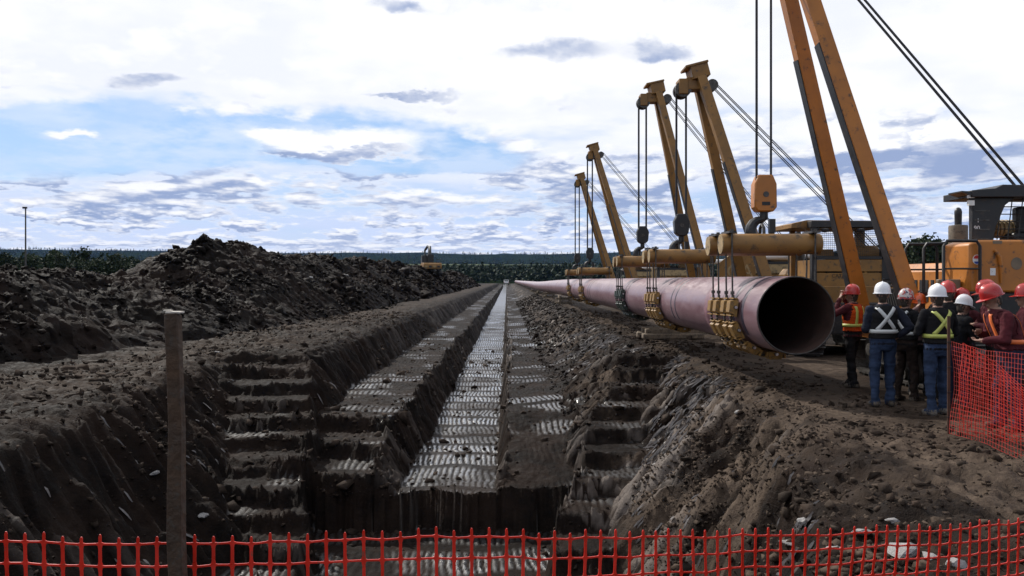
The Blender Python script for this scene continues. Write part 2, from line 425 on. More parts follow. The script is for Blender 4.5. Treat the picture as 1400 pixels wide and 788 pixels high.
    me.loops.add(q.size); me.loops.foreach_set('vertex_index', q.ravel().astype(np.int32))
    me.polygons.add(len(q)); me.polygons.foreach_set('loop_start', np.arange(0, q.size, 4, dtype=np.int32))
    me.polygons.foreach_set('use_smooth', np.ones(len(q), dtype=bool))
    for nm, arr in (('wet', wet), ('tan', tan), ('streak', streak), ('veg', veg), ('field', field)):
        me.attributes.new(nm, 'FLOAT', 'POINT').data.foreach_set('value', np.clip(arr, 0, 1).astype(np.float32).ravel())
    me.update(); me.validate()
    m = bpy.data.materials.new('dug clay and soil'); m.use_nodes = True
    t = NT(m.node_tree); p = t.n['Principled BSDF']
    geo = t.node('ShaderNodeNewGeometry'); vec = geo.outputs['Position']
    def at(n): 
        a = t.node('ShaderNodeAttribute', attribute_name=n); return a.outputs['Fac']
    n1 = t.noise(vec, .9, 4, .6); n2 = t.noise(vec, 7, 5, .65); n3 = t.noise(vec, 38, 4, .65)
    dark = t.mix(t.ss(n2, .35, .68), (.0054, .0039, .0034), (.0130, .0090, .0073))
    dark = t.mix(t.ss(n1, .42, .64), dark, (.0175, .0110, .0082))
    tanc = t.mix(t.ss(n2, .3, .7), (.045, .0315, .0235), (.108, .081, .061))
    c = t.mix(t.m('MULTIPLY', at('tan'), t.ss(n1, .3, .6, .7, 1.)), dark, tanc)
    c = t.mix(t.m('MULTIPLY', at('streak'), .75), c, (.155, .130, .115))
    c = t.mix(t.m('MULTIPLY', t.ss(n3, .66, .72), .5), c, (.075, .065, .058))
    wetc = at('wet')
    c = t.mix(t.m('MULTIPLY', wetc, .8), c, (.022, .0215, .024))
    vn = t.noise(vec, .012, 6, .6)
    vegc = t.mix(t.ss(vn, .35, .65), (.0085, .015, .0085), (.016, .024, .012))
    c = t.mix(at('veg'), c, vegc)
    c = t.mix(at('field'), c, (.10, .115, .07))
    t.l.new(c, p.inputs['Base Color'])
    rr = t.ss(n2, .3, .7, .62, .9)
    rr = t.mix(wetc, rr, t.ss(n2, .3, .7, .11, .22)); rr = t.mix(t.m('MULTIPLY', at('streak'), .7), rr, (.42, .42, .42))
    t.l.new(rr, p.inputs['Roughness'])
    t.l.new(t.mix(at('veg'), t.mix(wetc, (.06, .06, .06), (.9, .9, .9)), (0, 0, 0)), p.inputs['Specular IOR Level'])
    t.l.new(t.m('MULTIPLY', wetc, .9), p.inputs['Coat Weight']); p.inputs['Coat Roughness'].default_value = .16
    b1 = t.node('ShaderNodeBump'); b1.inputs['Strength'].default_value = .75; b1.inputs['Distance'].default_value = .05
    t.l.new(t.noise(vec, 9, 5, .68), b1.inputs['Height'])
    b2 = t.node('ShaderNodeBump'); b2.inputs['Distance'].default_value = .012
    t.l.new(t.m('SUBTRACT', .7, t.m('MULTIPLY', wetc, .45)), b2.inputs['Strength'])
    t.l.new(n3, b2.inputs['Height']); t.l.new(b1.outputs[0], b2.inputs['Normal']); t.l.new(b2.outputs[0], p.inputs['Normal'])
    me.materials.append(m)
    o = bpy.data.objects.new('ground', me); COL.objects.link(o); o['kind'] = 'structure'
    return o, X, Y, Z, bank, flat
ground, GX, GY, GZ, GBANK, GFLAT = make_ground()
gxs, gys = GX[0], GY[:, 0]
def gz(x, y):
    i = min(max(np.searchsorted(gxs, x), 1), len(gxs) - 1); j = min(max(np.searchsorted(gys, y), 1), len(gys) - 1)
    fx = (x - gxs[i - 1]) / (gxs[i] - gxs[i - 1]); fy = (y - gys[j - 1]) / (gys[j] - gys[j - 1])
    return float((GZ[j - 1, i - 1] * (1 - fx) + GZ[j - 1, i] * fx) * (1 - fy) + (GZ[j, i - 1] * (1 - fx) + GZ[j, i] * fx) * fy)

# ------------------------------------------------------------------ spoil heap
def heap_z(X, Y):
    toe = np.interp(Y, [8, 17, 25, 34, 60, 200], [-11.2, -10.3, -9.2, -8.4, -8.2, -8.2]) + .5 * fbm(X * 0, Y * .35, 3, 101)
    ridge = -13.2 + .9 * fbm(X * 0 + 3, Y * .12, 2, 102)
    top = np.interp(Y, [6, 12, 18, 21, 25, 29, 31.5, 33.5, 36, 39, 43, 50, 75, 150, 230, 262], [1.2, 1.5, 1.75, 1.9, 2.2, 2.0, 1.75, 2.75, 3.65, 3.5, 3.35, 3.3, 3.6, 3.8, 3.8, 0])
    t = (X - toe) / (ridge - toe)
    back = 1 - (ridge - X) / 6.5
    s_ = np.where(X > ridge, t, back)
    z = top * np.sign(s_) * np.minimum(np.abs(s_), 1.0) ** .82
    rough = sstep(-.02, .3, s_)
    sc = np.clip(30 / np.maximum(Y, 18), .35, 1)
    z += rough * (.30 * fbm(X * .45, Y * .45, 3, 103) + .16 * fbm(X * 1.2, Y * 1.2, 3, 104, .55, True) + .13 * fbm(X * 3, Y * 3, 3, 105, .65, True) + .08 * fbm(X * 7, Y * 7, 2, 106, .6, True))
    z += np.exp(-((X + 13.6) / .7) ** 2 - ((Y - 36.2) / .9) ** 2) * .35
    return z - .12
def make_heap():
    xs = np.concatenate([np.linspace(-24, -15, 36, endpoint=False), np.arange(-15, -6.6, .065)])
    o = list(np.linspace(7, 12, 33, endpoint=False)) + list(np.arange(12, 45, .075)); d = .075
    while o[-1] < 262: d *= 1.012; o.append(o[-1] + d)
    ys = np.array(o); X, Y = np.meshgrid(xs, ys); Z = heap_z(X, Y)
    ny, nx = X.shape; me = bpy.data.meshes.new('spoil_heap')
    X2 = X + .10 * fbm(X * 4, Y * 4, 2, 111); Y2 = Y + .10 * fbm(X * 4, Y * 4, 2, 112)
    me.vertices.add(nx * ny); me.vertices.foreach_set('co', np.stack([X2, Y2, Z], -1).astype(np.float32).ravel())
    idx = np.arange(nx * ny).reshape(ny, nx)
    q = np.stack([idx[:-1, :-1], idx[:-1, 1:], idx[1:, 1:], idx[1:, :-1]], -1).reshape(-1, 4)
    me.loops.add(q.size); me.loops.foreach_set('vertex_index', q.ravel().astype(np.int32))
    me.polygons.add(len(q)); me.polygons.foreach_set('loop_start', np.arange(0, q.size, 4, dtype=np.int32))
    me.polygons.foreach_set('use_smooth', np.ones(len(q), dtype=bool))
    me.update(); me.validate()
    m = bpy.data.materials.new('loose spoil'); m.use_nodes = True
    t = NT(m.node_tree); p = t.n['Principled BSDF']; vec = t.node('ShaderNodeNewGeometry').outputs['Position']
    n1 = t.noise(vec, .5, 4, .6); n2 = t.noise(vec, 5, 5, .65); n3 = t.noise(vec, 30, 4, .65)
    c = t.mix(t.ss(n2, .35, .68), (.0048, .0036, .0032), (.0110, .0078, .0064))
    c = t.mix(t.ss(n1, .45, .64), c, (.0150, .0092, .0070)); c = t.mix(t.ss(n3, .67, .74, 0, .45), c, (.06, .052, .045))
    t.l.new(c, p.inputs['Base Color']); t.l.new(t.ss(n2, .3, .7, .6, .92), p.inputs['Roughness']); p.inputs['Specular IOR Level'].default_value = .08
    b1 = t.node('ShaderNodeBump'); b1.inputs['Strength'].default_value = .9; b1.inputs['Distance'].default_value = .10
    t.l.new(t.noise(vec, 4.5, 6, .7), b1.inputs['Height']); t.l.new(b1.outputs[0], p.inputs['Normal'])
    me.materials.append(m)
    o = bpy.data.objects.new('spoil_heap', me); COL.objects.link(o)
    tag(o, 'long dark ridge of dug earth left of the trench, peaked behind the stake', 'earth mound')
    return o, X2, Y2, Z, m
heap, HX, HY, HZ, M['spoil'] = make_heap()

# loose clods, thousands of them
def ico():
    bm = bmesh.new(); bmesh.ops.create_icosphere(bm, subdivisions=1, radius=1)
    v = np.array([q.co for q in bm.verts]); f = np.array([[w.index for w in q.verts] for q in bm.faces]); bm.free(); return v, f
IV, IF = ico()
rng = np.random.default_rng(7)
def scatter(name, pts, sizes, material, parent=None, flat=.7, seed=1):
    r = np.random.default_rng(seed); n = len(pts); k = len(IV)
    dirs = IV[None] * (1 + .46 * r.standard_normal((n, k, 1)).clip(-1.5, 1.5)) + .22 * r.standard_normal((n, k, 3))
    sc = np.stack([r.uniform(.7, 1.35, n), r.uniform(.7, 1.35, n), r.uniform(.45, 1., n) * flat / .7], -1)
    v = dirs * sc[:, None] * sizes[:, None, None]
    a = r.uniform(0, 6.28, n); ca, sa = np.cos(a), np.sin(a)
    b = r.normal(0, .4, n); cb, sb = np.cos(b), np.sin(b)
    y2 = v[..., 1] * cb[:, None] - v[..., 2] * sb[:, None]; z2 = v[..., 1] * sb[:, None] + v[..., 2] * cb[:, None]
    x3 = v[..., 0] * ca[:, None] - y2 * sa[:, None]; y3 = v[..., 0] * sa[:, None] + y2 * ca[:, None]
    v = np.stack([x3, y3, z2], -1) + pts[:, None]
    f = (IF[None] + (np.arange(n) * k)[:, None, None]).reshape(-1, 3)
    me = bpy.data.meshes.new(name); v = v.reshape(-1, 3).astype(np.float32)
    me.vertices.add(len(v)); me.vertices.foreach_set('co', v.ravel())
    me.loops.add(f.size); me.loops.foreach_set('vertex_index', f.ravel().astype(np.int32))
    me.polygons.add(len(f)); me.polygons.foreach_set('loop_start', np.arange(0, f.size, 3, dtype=np.int32))
    me.update(); me.validate(); me.materials.append(material)
    o = bpy.data.objects.new(name, me); COL.objects.link(o); o['kind'] = 'stuff'
    if parent is not None: o.parent = parent
    return o
def pick(X, Y, Z, w, n):
    w = np.maximum(w.ravel(), 0); w = w / w.sum(); i = rng.choice(len(w), n, p=w)
    return np.stack([X.ravel()[i], Y.ravel()[i], Z.ravel()[i]], -1)
w = ((HZ > .0) & (HY < 240) & (HX > -15)).astype(float) * np.gradient(HY[:, 0])[:, None]
w = w / np.clip(HY / 20, .7, 9) * (.12 + sstep(-.2, .45, fbm(HX * .55, HY * .4, 3, 141)) * 1.5)
pts = pick(HX, HY, HZ, w, 16000)
scatter('clods', pts, np.clip(.036 * np.exp(rng.normal(0, .6, 16000)), .014, .20) * np.clip(pts[:, 1] / 26, .7, 3.4), M['spoil'], heap, seed=2)
dxg = np.gradient(GX[0])[None, :] * np.gradient(GY[:, 0])[:, None]
w = ((GY > 4) & (GY < 45) & (GX > -9.5) & (GX < 6)).astype(float) * dxg * np.where(GFLAT > .4, .22, 1) * (.35 + sstep(-.1, .6, fbm(GX * .9, GY * .9, 3, 131)) * 1.6) / np.clip(GY / 8, .6, 3)
pts = pick(GX, GY, GZ, w, 17000)
sz = np.clip(.0155 * np.exp(rng.normal(0, .55, 17000)), .006, .075) * np.clip(pts[:, 1] / 9, .8, 1.8)
gm = ground.data.materials[0]
M['clod'] = mat('dry clod', (.036, .026, .020), .85, var=.55, scale=4, bump=.5, bscale=30, spec=.08)
cl = scatter('loose_soil', pts, sz, M['clod'], None, seed=3)
tag(cl, 'loose crumbs and clods of soil scattered over the dug banks', 'soil')
w2 = ((GY > 18) & (GX > 1.2) & (GX < 3.9) & (GY < 110)).astype(float) * dxg / np.clip(GY / 20, 1, 3)
w3 = ((GY > 11) & (GX < -7.2) & (GX > -9.6) & (GY < 60)).astype(float) * dxg * .25 / np.clip(GY / 20, 1, 3)
pts = pick(GX, GY, GZ, w2 + w3, 6500)
sz = np.clip(.027 * np.exp(rng.normal(0, .55, 6500)), .01, .11) * np.clip(pts[:, 1] / 30, .7, 1.6)
cl = scatter('bank_clods', pts, sz, M['spoil'], None, seed=4)
tag(cl, 'dark clods covering the right trench bank and heap toe', 'soil')

w = ((GX > np.where(GY < TOP, lerp(np.maximum(GY, 12.5), 12.5, TOP, 1.9, 4.2), 1.6)) & (GX < 5.4) & (GY > 5) & (GY < 17)).astype(float) * dxg * (GFLAT < .4) * (.25 + sstep(.0, .6, fbm(GX * 1.3, GY * 1.3, 3, 133)) * 2) / np.clip(GY / 8, .6, 3) * np.where(GX > lipR(GY) + .4, .3, 1)
pts = pick(GX, GY, GZ, w, 9000)
cl = scatter('crumbled_bank_soil', pts, np.clip(.0125 * np.exp(rng.normal(0, .6, 9000)), .005, .055), mat('brown crumb', (.062, .046, .035), .85, var=.55, scale=3, bump=.5, bscale=30, spec=.08), None, seed=6)
tag(cl, 'crumbled lumps of brown soil on the near right bank', 'soil')
# slivers of smeared clay lying down the slope of the right bank
def slivers(n, seed):
    r = np.random.default_rng(seed)
    w = ((GX > np.where(GY < TOP, lerp(np.maximum(GY, 12.5), 12.5, TOP, 1.95, 4.2), 1.6)) & (GX < lipR(GY) + .15) & (GY > 6) & (GY < 34)).astype(float) * dxg * (GZ < -.05) * (GFLAT < .4) * (.05 + sstep(.0, .5, fbm(GX * .7, GY * .8, 3, 151)) * 2)
    w += ((GX < -4.0) & (GX > -7.0) & (GY > 7) & (GY < 20)).astype(float) * dxg * (GBANK > .3) * .015
    p = pick(GX, GY, GZ, w, n); V = []; F = []
    for q in p:
        L = r.uniform(.02, .12) * min(1.3, q[1] / 10) * (1 + .5 * (r.random() < .08)); wd = r.uniform(.006, .022); s = 1 if q[0] > 0 else -1
        e = .12; z0, z1 = gz(q[0] - e, q[1]), gz(q[0] + e, q[1]); dz = (z1 - z0) / (2 * e)
        d = Vector((1, r.normal(.10, .12), dz)).normalized(); sd_ = Vector((-d.y, 1, r.normal(0, .3))).normalized(); up = d.cross(sd_).normalized(); up = up if up.z > 0 else -up
        c = Vector(q) + up * .012; o = len(V)
        for t_, k in ((-1, .25), (-.4, 1), (.3, .8), (1, .2)):
            m = c + d * L * t_ + up * (.006 * (1 - abs(t_)) + r.normal(0, .004)); V += [m - sd_ * wd * k - up * .008, m + sd_ * wd * k - up * .004, m + up * .012 * k]
        for i in range(3):
            b = o + 3 * i; F += [(b, b + 1, b + 4, b + 3), (b + 1, b + 2, b + 5, b + 4), (b + 2, b, b + 3, b + 5)]
        F += [(o, o + 2, o + 1), (o + 9, o + 10, o + 11)]
    me = bpy.data.meshes.new('clay_slivers'); me.from_pydata([tuple(v) for v in V], [], F); me.materials.append(mat('smeared clay', (.17, .152, .143), .40, var=.5, scale=2.5, spec=.5))
    o = bpy.data.objects.new('clay_slivers', me); COL.objects.link(o); tag(o, 'smeared pale clay slivers streaking down the trench banks', 'clay', kind='stuff')
slivers(2600, 9)

# pale stones one can pick out
def stone_mesh(seed, flat):
    r = np.random.default_rng(seed); bm = bmesh.new(); bmesh.ops.create_icosphere(bm, subdivisions=2, radius=1)
    for v in bm.verts:
        n = v.co.copy(); k = 1 + .22 * math.sin(n.x * 3.1 + seed) + .18 * math.sin(n.y * 4.3 + seed * 2) + r.normal(0, .05)
        v.co = Vector((n.x * k * 1.25, n.y * k * .85, n.z * k * flat))
    me = bpy.data.meshes.new('stone'); bm.to_mesh(me); bm.free(); me.materials.append(M['stone']); return me
sm = [stone_mesh(i, f) for i, f in enumerate((.35, .5, .3, .42))]
def px2ground(px, py):
    """where the sight line through a photo pixel meets the ground sheet"""
    u, v = (px - 693) / 1100, (383 - py) / 1100; prev = 3.5
    for i in range(1200):
        d = 3.5 + i * .05
        if CAMH + v * d <= gz(u * d, d): return u * d, d, gz(u * d, d)
    return u * 20, 20, 0
near_st = [(1078, 756, 10, 'upright pale stone chip behind the red net, left of the other stones'), (1098, 716, 9, 'small oval pale stone just above the red net'),
           (1178, 740, 14, 'mid-sized pale slab behind the net right of the stone chip'), (1232, 757, 20, 'long broken pale slab, biggest stone behind the net'),
           (1270, 768, 9, 'small bright pale stone below the long slab'), (1306, 775, 15, 'round pale stone near the bottom edge behind the net'),
           (1140, 752, 10, 'thin pale flake between slabs behind the net'), (1215, 714, 10, 'pale flat stone on the bank just above the net at right')]
for i, (px, py, w_, lab) in enumerate(near_st):
    x, y, z = px2ground(px, py); s = w_ / 1100 * y
    o = inst('stone', sm[i % 4], None, (x, y, z + s * .1), (R(10 * (i % 3)), R(8), i * 1.3), (s, s, s)); tag(o, lab, 'stone', 'pale stones behind the near net')
for i, (px, py, w_, lab) in enumerate([(103, 474, 5, 'pale grey stone at the foot of the low left heap'), (297, 484, 4, 'pale stone on the brown track right of the stake top'),
      (210, 657, 6, 'white stone low on the left pit bank'), (275, 712, 7, 'pale flake on the left bank above the net'), (1010, 566, 6, 'pale chip on the right bank below the lip')]):
    x, y, z = px2ground(px, py); s = w_ / 1100 * y
    o = inst('stone', sm[(i + 1) % 4], None, (x, y, z + s * .2), (.2, .1, i * 2.1), (s, s, s)); tag(o, lab, 'stone', 'single pale stones on the banks')
for i, (px, py, d, w_, lab) in enumerate([(415, 359, 56, 4, 'white stone high on the dark heap right of its peak'), (424, 383, 46, 4, 'pale stone midway down the dark heap'),
      (473, 391, 52, 4, 'rightmost pale stone on the dark heap')]):
    x = (px - 693) / 1100 * d; j = np.argmin((HX - x) ** 2 + (HY - d) ** 2 * .3); s = w_ / 1100 * d
    o = inst('stone', sm[i % 4], None, (x, HY.ravel()[j], HZ.ravel()[j] + s * .2), (.3, .2, i), (s, s, s)); tag(o, lab, 'stone', 'pale stones on the heap')

# ------------------------------------------------------------------ pipeline
PX, PZ, PR = 4.47, 1.30, .61
def pipe_mat():
    m = bpy.data.materials.new('plum pipe coating'); m.use_nodes = True
    t = NT(m.node_tree); p = t.n['Principled BSDF']; vec = t.node('ShaderNodeNewGeometry').outputs['Position']
    mp = t.node('ShaderNodeMapping'); t.l.new(vec, mp.inputs[0]); mp.inputs['Scale'].default_value = (1, .25, 1)
    n1 = t.noise(mp.outputs[0], 2.0, 7, .6); n2 = t.noise(mp.outputs[0], 9, 7, .65); n3 = t.noise(vec, 40, 4, .6)
    c = t.mix(t.ss(n1, .35, .65), (.155, .080, .096), (.21, .126, .145))
    c = t.mix(t.ss(n2, .55, .72, 0, .6), c, (.28, .205, .215)); c = t.mix(t.ss(n3, .66, .74, 0, .5), c, (.10, .07, .06))
    t.l.new(c, p.inputs['Base Color']); t.l.new(t.ss(n2, .3, .7, .28, .46), p.inputs['Roughness'])
    p.inputs['Specular IOR Level'].default_value = .8
    return m
M['pipe'] = pipe_mat()
M['pipe_in'] = mat('bare pipe bore', (.075, .042, .034), .7, .3, dirt=.4)
M['band'] = mat('grey-violet tape', (.045, .035, .055), .5, var=.2)
M['scuff'] = mat('red scuffed coating', (.19, .095, .115), .5, var=.3, scale=5)
Y0, Y1 = 12.43, 400
def pipe_c(y):
    """centre of the pipe: level where it hangs, sinking to the ground far off"""
    return PX, PZ - .30 * float(sstep(48, 120, np.array(y)))
def ringtube(mb, ys, r, n=48, inner=None):
    vs = []; fs = []
    for y in ys:
        cx, cz = pipe_c(y)
        for k in range(n):
            a = 2 * math.pi * k / n; vs.append((cx + r * math.cos(a), y, cz + r * math.sin(a)))
    for i in range(len(ys) - 1):
        for k in range(n): fs.append((i * n + k, (i + 1) * n + k, (i + 1) * n + (k + 1) % n, i * n + (k + 1) % n))
    mb.add(vs, fs)
pl = empty('pipeline', (PX, 60, 0), 0, 'long plum coloured steel pipe slung beside the trench, open end facing us', 'pipe')
def child(o, p): o.parent = p; o.matrix_parent_inverse = Matrix.Translation(-p.location) if p.rotation_euler.z == 0 else p.matrix_world.inverted(); return o
yl = [Y0, Y0 + .03] + list(np.arange(13, 60, 1.5)) + list(np.arange(60, Y1 + 1, 10))
mb = MB(); ringtube(mb, yl, PR); child(mb.build('shell', M['pipe']), pl)
mb = MB(); ringtube(mb, [Y0, Y0 + 3, Y0 + 14], PR - .024); child(mb.build('bore', M['pipe_in']), pl)
# bevelled rim
mb = MB(); n = 64; prof = [(PR - .024, .012), (PR - .02, -.004), (PR - .008, -.006), (PR + .0015, .02)]
vs = []; fs = []
for r, dy in prof:
    for k in range(n):
        a = 2 * math.pi * k / n; vs.append((PX + r * math.cos(a), Y0 + dy, PZ + r * math.sin(a)))
for i in range(3):
    for k in range(n): fs.append((i * n + k, i * n + (k + 1) % n, (i + 1) * n + (k + 1) % n, (i + 1) * n + k))
mb.add(vs, fs); child(mb.build('rim', M['steel'], angle=80), pl)
def band(y, w, name='band', m='band', r=.004, a0=0, a1=360):
    mb = MB(); n = 48; vs = []; fs = []; cx, cz = pipe_c(y)
    for j, (dy, dr) in enumerate(((-w / 2, .0012), (-w / 2 + .004, r), (w / 2 - .004, r), (w / 2, .0012))):
        for k in range(n + 1):
            a = R(a0 + (a1 - a0) * k / n); vs.append((cx + (PR + dr) * math.cos(a), y + dy, cz + (PR + dr) * math.sin(a)))
    for j in range(3):
        for k in range(n): fs.append((j * (n + 1) + k, (j + 1) * (n + 1) + k, (j + 1) * (n + 1) + k + 1, j * (n + 1) + k + 1))
    mb.add(vs, fs); child(mb.build(name, M[m]), pl)
for y, w_ in ((13.22, .15), (13.75, .15), (18.5, .10), (18.95, .10), (25.9, .11), (26.5, .11), (37.6, .12), (38.5, .12), (46.5, .14)):
    band(y, w_, a0=35, a1=215)
for y in (15.6, 27.6, 39.6, 51.6, 63.6, 75.6): band(y, .34, 'weld_sleeve', 'scuff', .003)

# ------------------------------------------------------------------ roller cradles round the pipe
def roller_mesh(m):
    mb = MB(); mb.cur = 0                                   # tapered housing; local z points away from the pipe centre, x along the chain
    w = .125
    mb.add([(-.14, -w, .02), (.14, -w, .02), (.14, w, .02), (-.14, w, .02), (-.095, -w * .82, .15), (.095, -w * .82, .15), (.095, w * .82, .15), (-.095, w * .82, .15)],
           [(3, 2, 1, 0), (4, 5, 6, 7), (0, 1, 5, 4), (1, 2, 6, 5), (2, 3, 7, 6), (3, 0, 4, 7)])
    mb.box((-.145, 0, .075), (.02, .29, .10)); mb.box((.145, 0, .075), (.02, .25, .08))
    mb.cur = 1; mb.tube((-.2, 0, .085), (.2, 0, .085), .022, n=8); mb.tube((0, -.15, .06), (0, .15, .06), .03, n=8)
    mb.cur = 2; mb.tube((0, -.175, .06), (0, -.15, .06), .024, n=8); mb.tube((0, .15, .06), (0, .175, .06), .024, n=8)
    return mb.mesh('roller', [m, M['steel'], M['bright_steel']])
RM = {'cup': roller_mesh(M['cup']), 'green': roller_mesh(M['green'])}
def cradle(yc, label, kind='cup', beam='ochre', zb=2.46, simple=False):
    cx, cz = pipe_c(yc); c = empty('roller_cradle', (cx, yc, cz), 0, label, 'pipe cradle', 'roller cradles slung round the pipe')
    hb = zb - cz
    lines = (-.62, -.24, .26, .64)
    for s in (-1, 1):
        b = MB().tube((-.83, s * .43, hb), (.83, s * .43, hb), .175, n=24).build('beam', M[beam], c)
        MB().tube((-.845, s * .43, hb), (-.828, s * .43, hb), .168, n=24).build('end_plate', M['cream'], b)
        MB().tube((.828, s * .43, hb), (.845, s * .43, hb), .168, n=24).build('end_plate', M['cream'], b)
        for e in (-1, 1):
            MB().box((e * .70, s * .43, hb + .195), (.12, .52, .035)).build('bracket', M['steel'], b)
    MB().box((0, 0, hb + .05), (.16, .80, .14)).build('lifting_bar', M['black'], c, .01)
    MB().path([(0, -.12, hb + .1), (0, -.10, hb + .30), (0, 0, hb + .37), (0, .10, hb + .30), (0, .12, hb + .1)], .03, 8).build('shackle', M['steel'], c)
    for e in (-1, 1):
        for ly in lines:
            mb = MB().tube((e * .70, ly, hb + .20), (e * .69, ly, .33), .015, n=8); mb.tube((e * .69, ly, .36), (e * .69, ly, .31), .035, n=8).tube((e * .70, ly, hb + .24), (e * .70, ly, hb + .20), .03, n=8)
            mb.tube((e * .69, ly, .31), (e * .69, ly, .2), .02, n=6)
            mb.build('hanger_rod', M['steel'], c)
    for j, ly in enumerate(lines):
        for k in range(7):
            a = R(172 + k * (376 - 180) / 6 + j * .7)
            o = inst('roller', RM[kind], c, ((PR + .012) * math.cos(a), ly, (PR + .012) * math.sin(a)), (0, R(90) - a, 0))
    return c
cradle(14.1, 'nearest roller cradle, ochre cups wrapping the pipe by its open end')
cradle(21.0, 'second roller cradle from the open pipe end, above the timber skids')
cradle(27.0, 'dark green roller cradle, third from the open pipe end', 'green')
cradle(41.2, 'fourth roller cradle from the open end, nearer of the two small far ones', zb=2.3)
cradle(49.5, 'farthest and smallest roller cradle, at the left end of the row', zb=2.3)

# ------------------------------------------------------------------ timber skids under the pipe
tm = MB().box((0, 0, 0), (1.9, .17, .15)).mesh('timber', M['wood'])
for i, (x, y, z, rz, lab) in enumerate([(5.15, 24.9, .09, .03, 'front timber of the bottom layer in the skid stack'), (5.2, 25.3, .09, -.04, 'second timber in the bottom layer of the skid stack'),
        (5.1, 25.75, .09, .05, 'third timber in the bottom layer of the skid stack'), (5.2, 26.2, .09, .0, 'rear timber of the bottom layer in the skid stack'),
        (5.25, 25.1, .243, .09, 'front timber on top of the skid stack under the pipe'), (5.3, 25.9, .243, -.06, 'rear timber on top of the skid stack under the pipe')]):
    o = inst('timber_skid', tm, None, (x, y, z + gz(x, y)), (0, 0, rz)); tag(o, lab, 'timber', 'timber skids under the pipe')
    b = o.modifiers.new('bevel', 'BEVEL'); b.width = .012
for k in range(4):
    y = 62 + k * 22; x = PX; cx, cz = pipe_c(y)
    t_ = empty('skid_stack', (x, y, 0), 0, ['nearest', 'second', 'third', 'farthest'][k] + ' timber crib under the far part of the pipe', 'timber', 'far timber cribs')
    h = cz - PR; nl = max(2, int(h / .16))
    for j in range(nl):
        for s in (-.4, .4):
            MB().box((s, 0, (j + .5) * h / nl) if j % 2 else (0, s, (j + .5) * h / nl), (.17, 1.4, h / nl - .004) if j % 2 else (1.4, .17, h / nl - .004)).build('timber', M['wood'], t_)

# ------------------------------------------------------------------ sideboom tractors
def text(body, size, loc, rot, material, parent, name='lettering'):
    cu = bpy.data.curves.new(name, 'FONT'); cu.body = body; cu.size = size; cu.align_x = 'CENTER'; cu.align_y = 'CENTER'; cu.extrude = .001
    tmp = bpy.data.objects.new(name, cu); COL.objects.link(tmp)
    dg = bpy.context.evaluated_depsgraph_get(); me = bpy.data.meshes.new_from_object(tmp.evaluated_get(dg))
    bpy.data.objects.remove(tmp); me.materials.clear(); me.materials.append(material)
    o = bpy.data.objects.new(name, me); COL.objects.link(o); o.location = loc; o.rotation_euler = rot; o.parent = parent
    return o
shoe = MB().box((0, 0, 0), (.60, .185, .035)).box((0, .04, .035), (.60, .025, .05)).mesh('track_shoe', M['steel'])
def track(t, x, L=3.3, r=.43):
    mb = MB(); h = L / 2
    poly = [(-h, .28), (-h + .25, .20), (h - .25, .20), (h, .28), (h, .52), (h - .3, .62), (-h + .3, .62), (-h, .52)]
    mb.prism(poly, 'x', x - .14, x + .14); tr = mb.build('track', M['black'], t, .01)
    for yy, nm in ((-h, 'sprocket'), (h, 'idler_wheel')):
        m2 = MB().tube((x - .09, yy, .50), (x + .09, yy, .50), .34, n=22).tube((x - .17, yy, .50), (x + .17, yy, .50), .12, n=12); m2.build(nm, M['steel'], tr)
    for k in range(6): MB().tube((x - .2, -h + .5 + k * (L - 1) / 5, .19), (x + .2, -h + .5 + k * (L - 1) / 5, .19), .10, n=12).build('track_roller', M['steel'], tr)
    per = 2 * L + 2 * math.pi * r; n = int(per / .20)
    for k in range(n):
        s = per * k / n
        if s < L: y, z, a = -h + s, .50 - r, 0
        elif s < L + math.pi * r: q = (s - L) / r; y, z, a = h + r * math.sin(q), .50 - r * math.cos(q), q
        elif s < 2 * L + math.pi * r: y, z, a = h - (s - L - math.pi * r), .50 + r, math.pi
        else: q = (s - 2 * L - math.pi * r) / r; y, z, a = -h - r * math.sin(q), .50 + r * math.cos(q), math.pi + q
        inst('track_shoe', shoe, tr, (x, y, z + .0), (a + math.pi, 0, 0))
def beam_box(mb, p0, p1, w, d0, d1, side):
    """box girder from p0 to p1; w = width along 'side', depth d0 to d1"""
    p0, p1 = Vector(p0), Vector(p1); ax = (p1 - p0).normalized(); a = Vector(side); a = (a - ax * a.dot(ax)).normalized(); b = ax.cross(a)
    vs = []
    for p, d in ((p0, d0), (p1, d1)):
        for sx, sy in ((-1, -1), (1, -1), (1, 1), (-1, 1)): vs.append(p + a * sx * w / 2 + b * sy * d / 2)
    mb.add(vs, [(3, 2, 1, 0), (4, 5, 6, 7), (0, 1, 5, 4), (1, 2, 6, 5), (2, 3, 7, 6), (3, 0, 4, 7)])
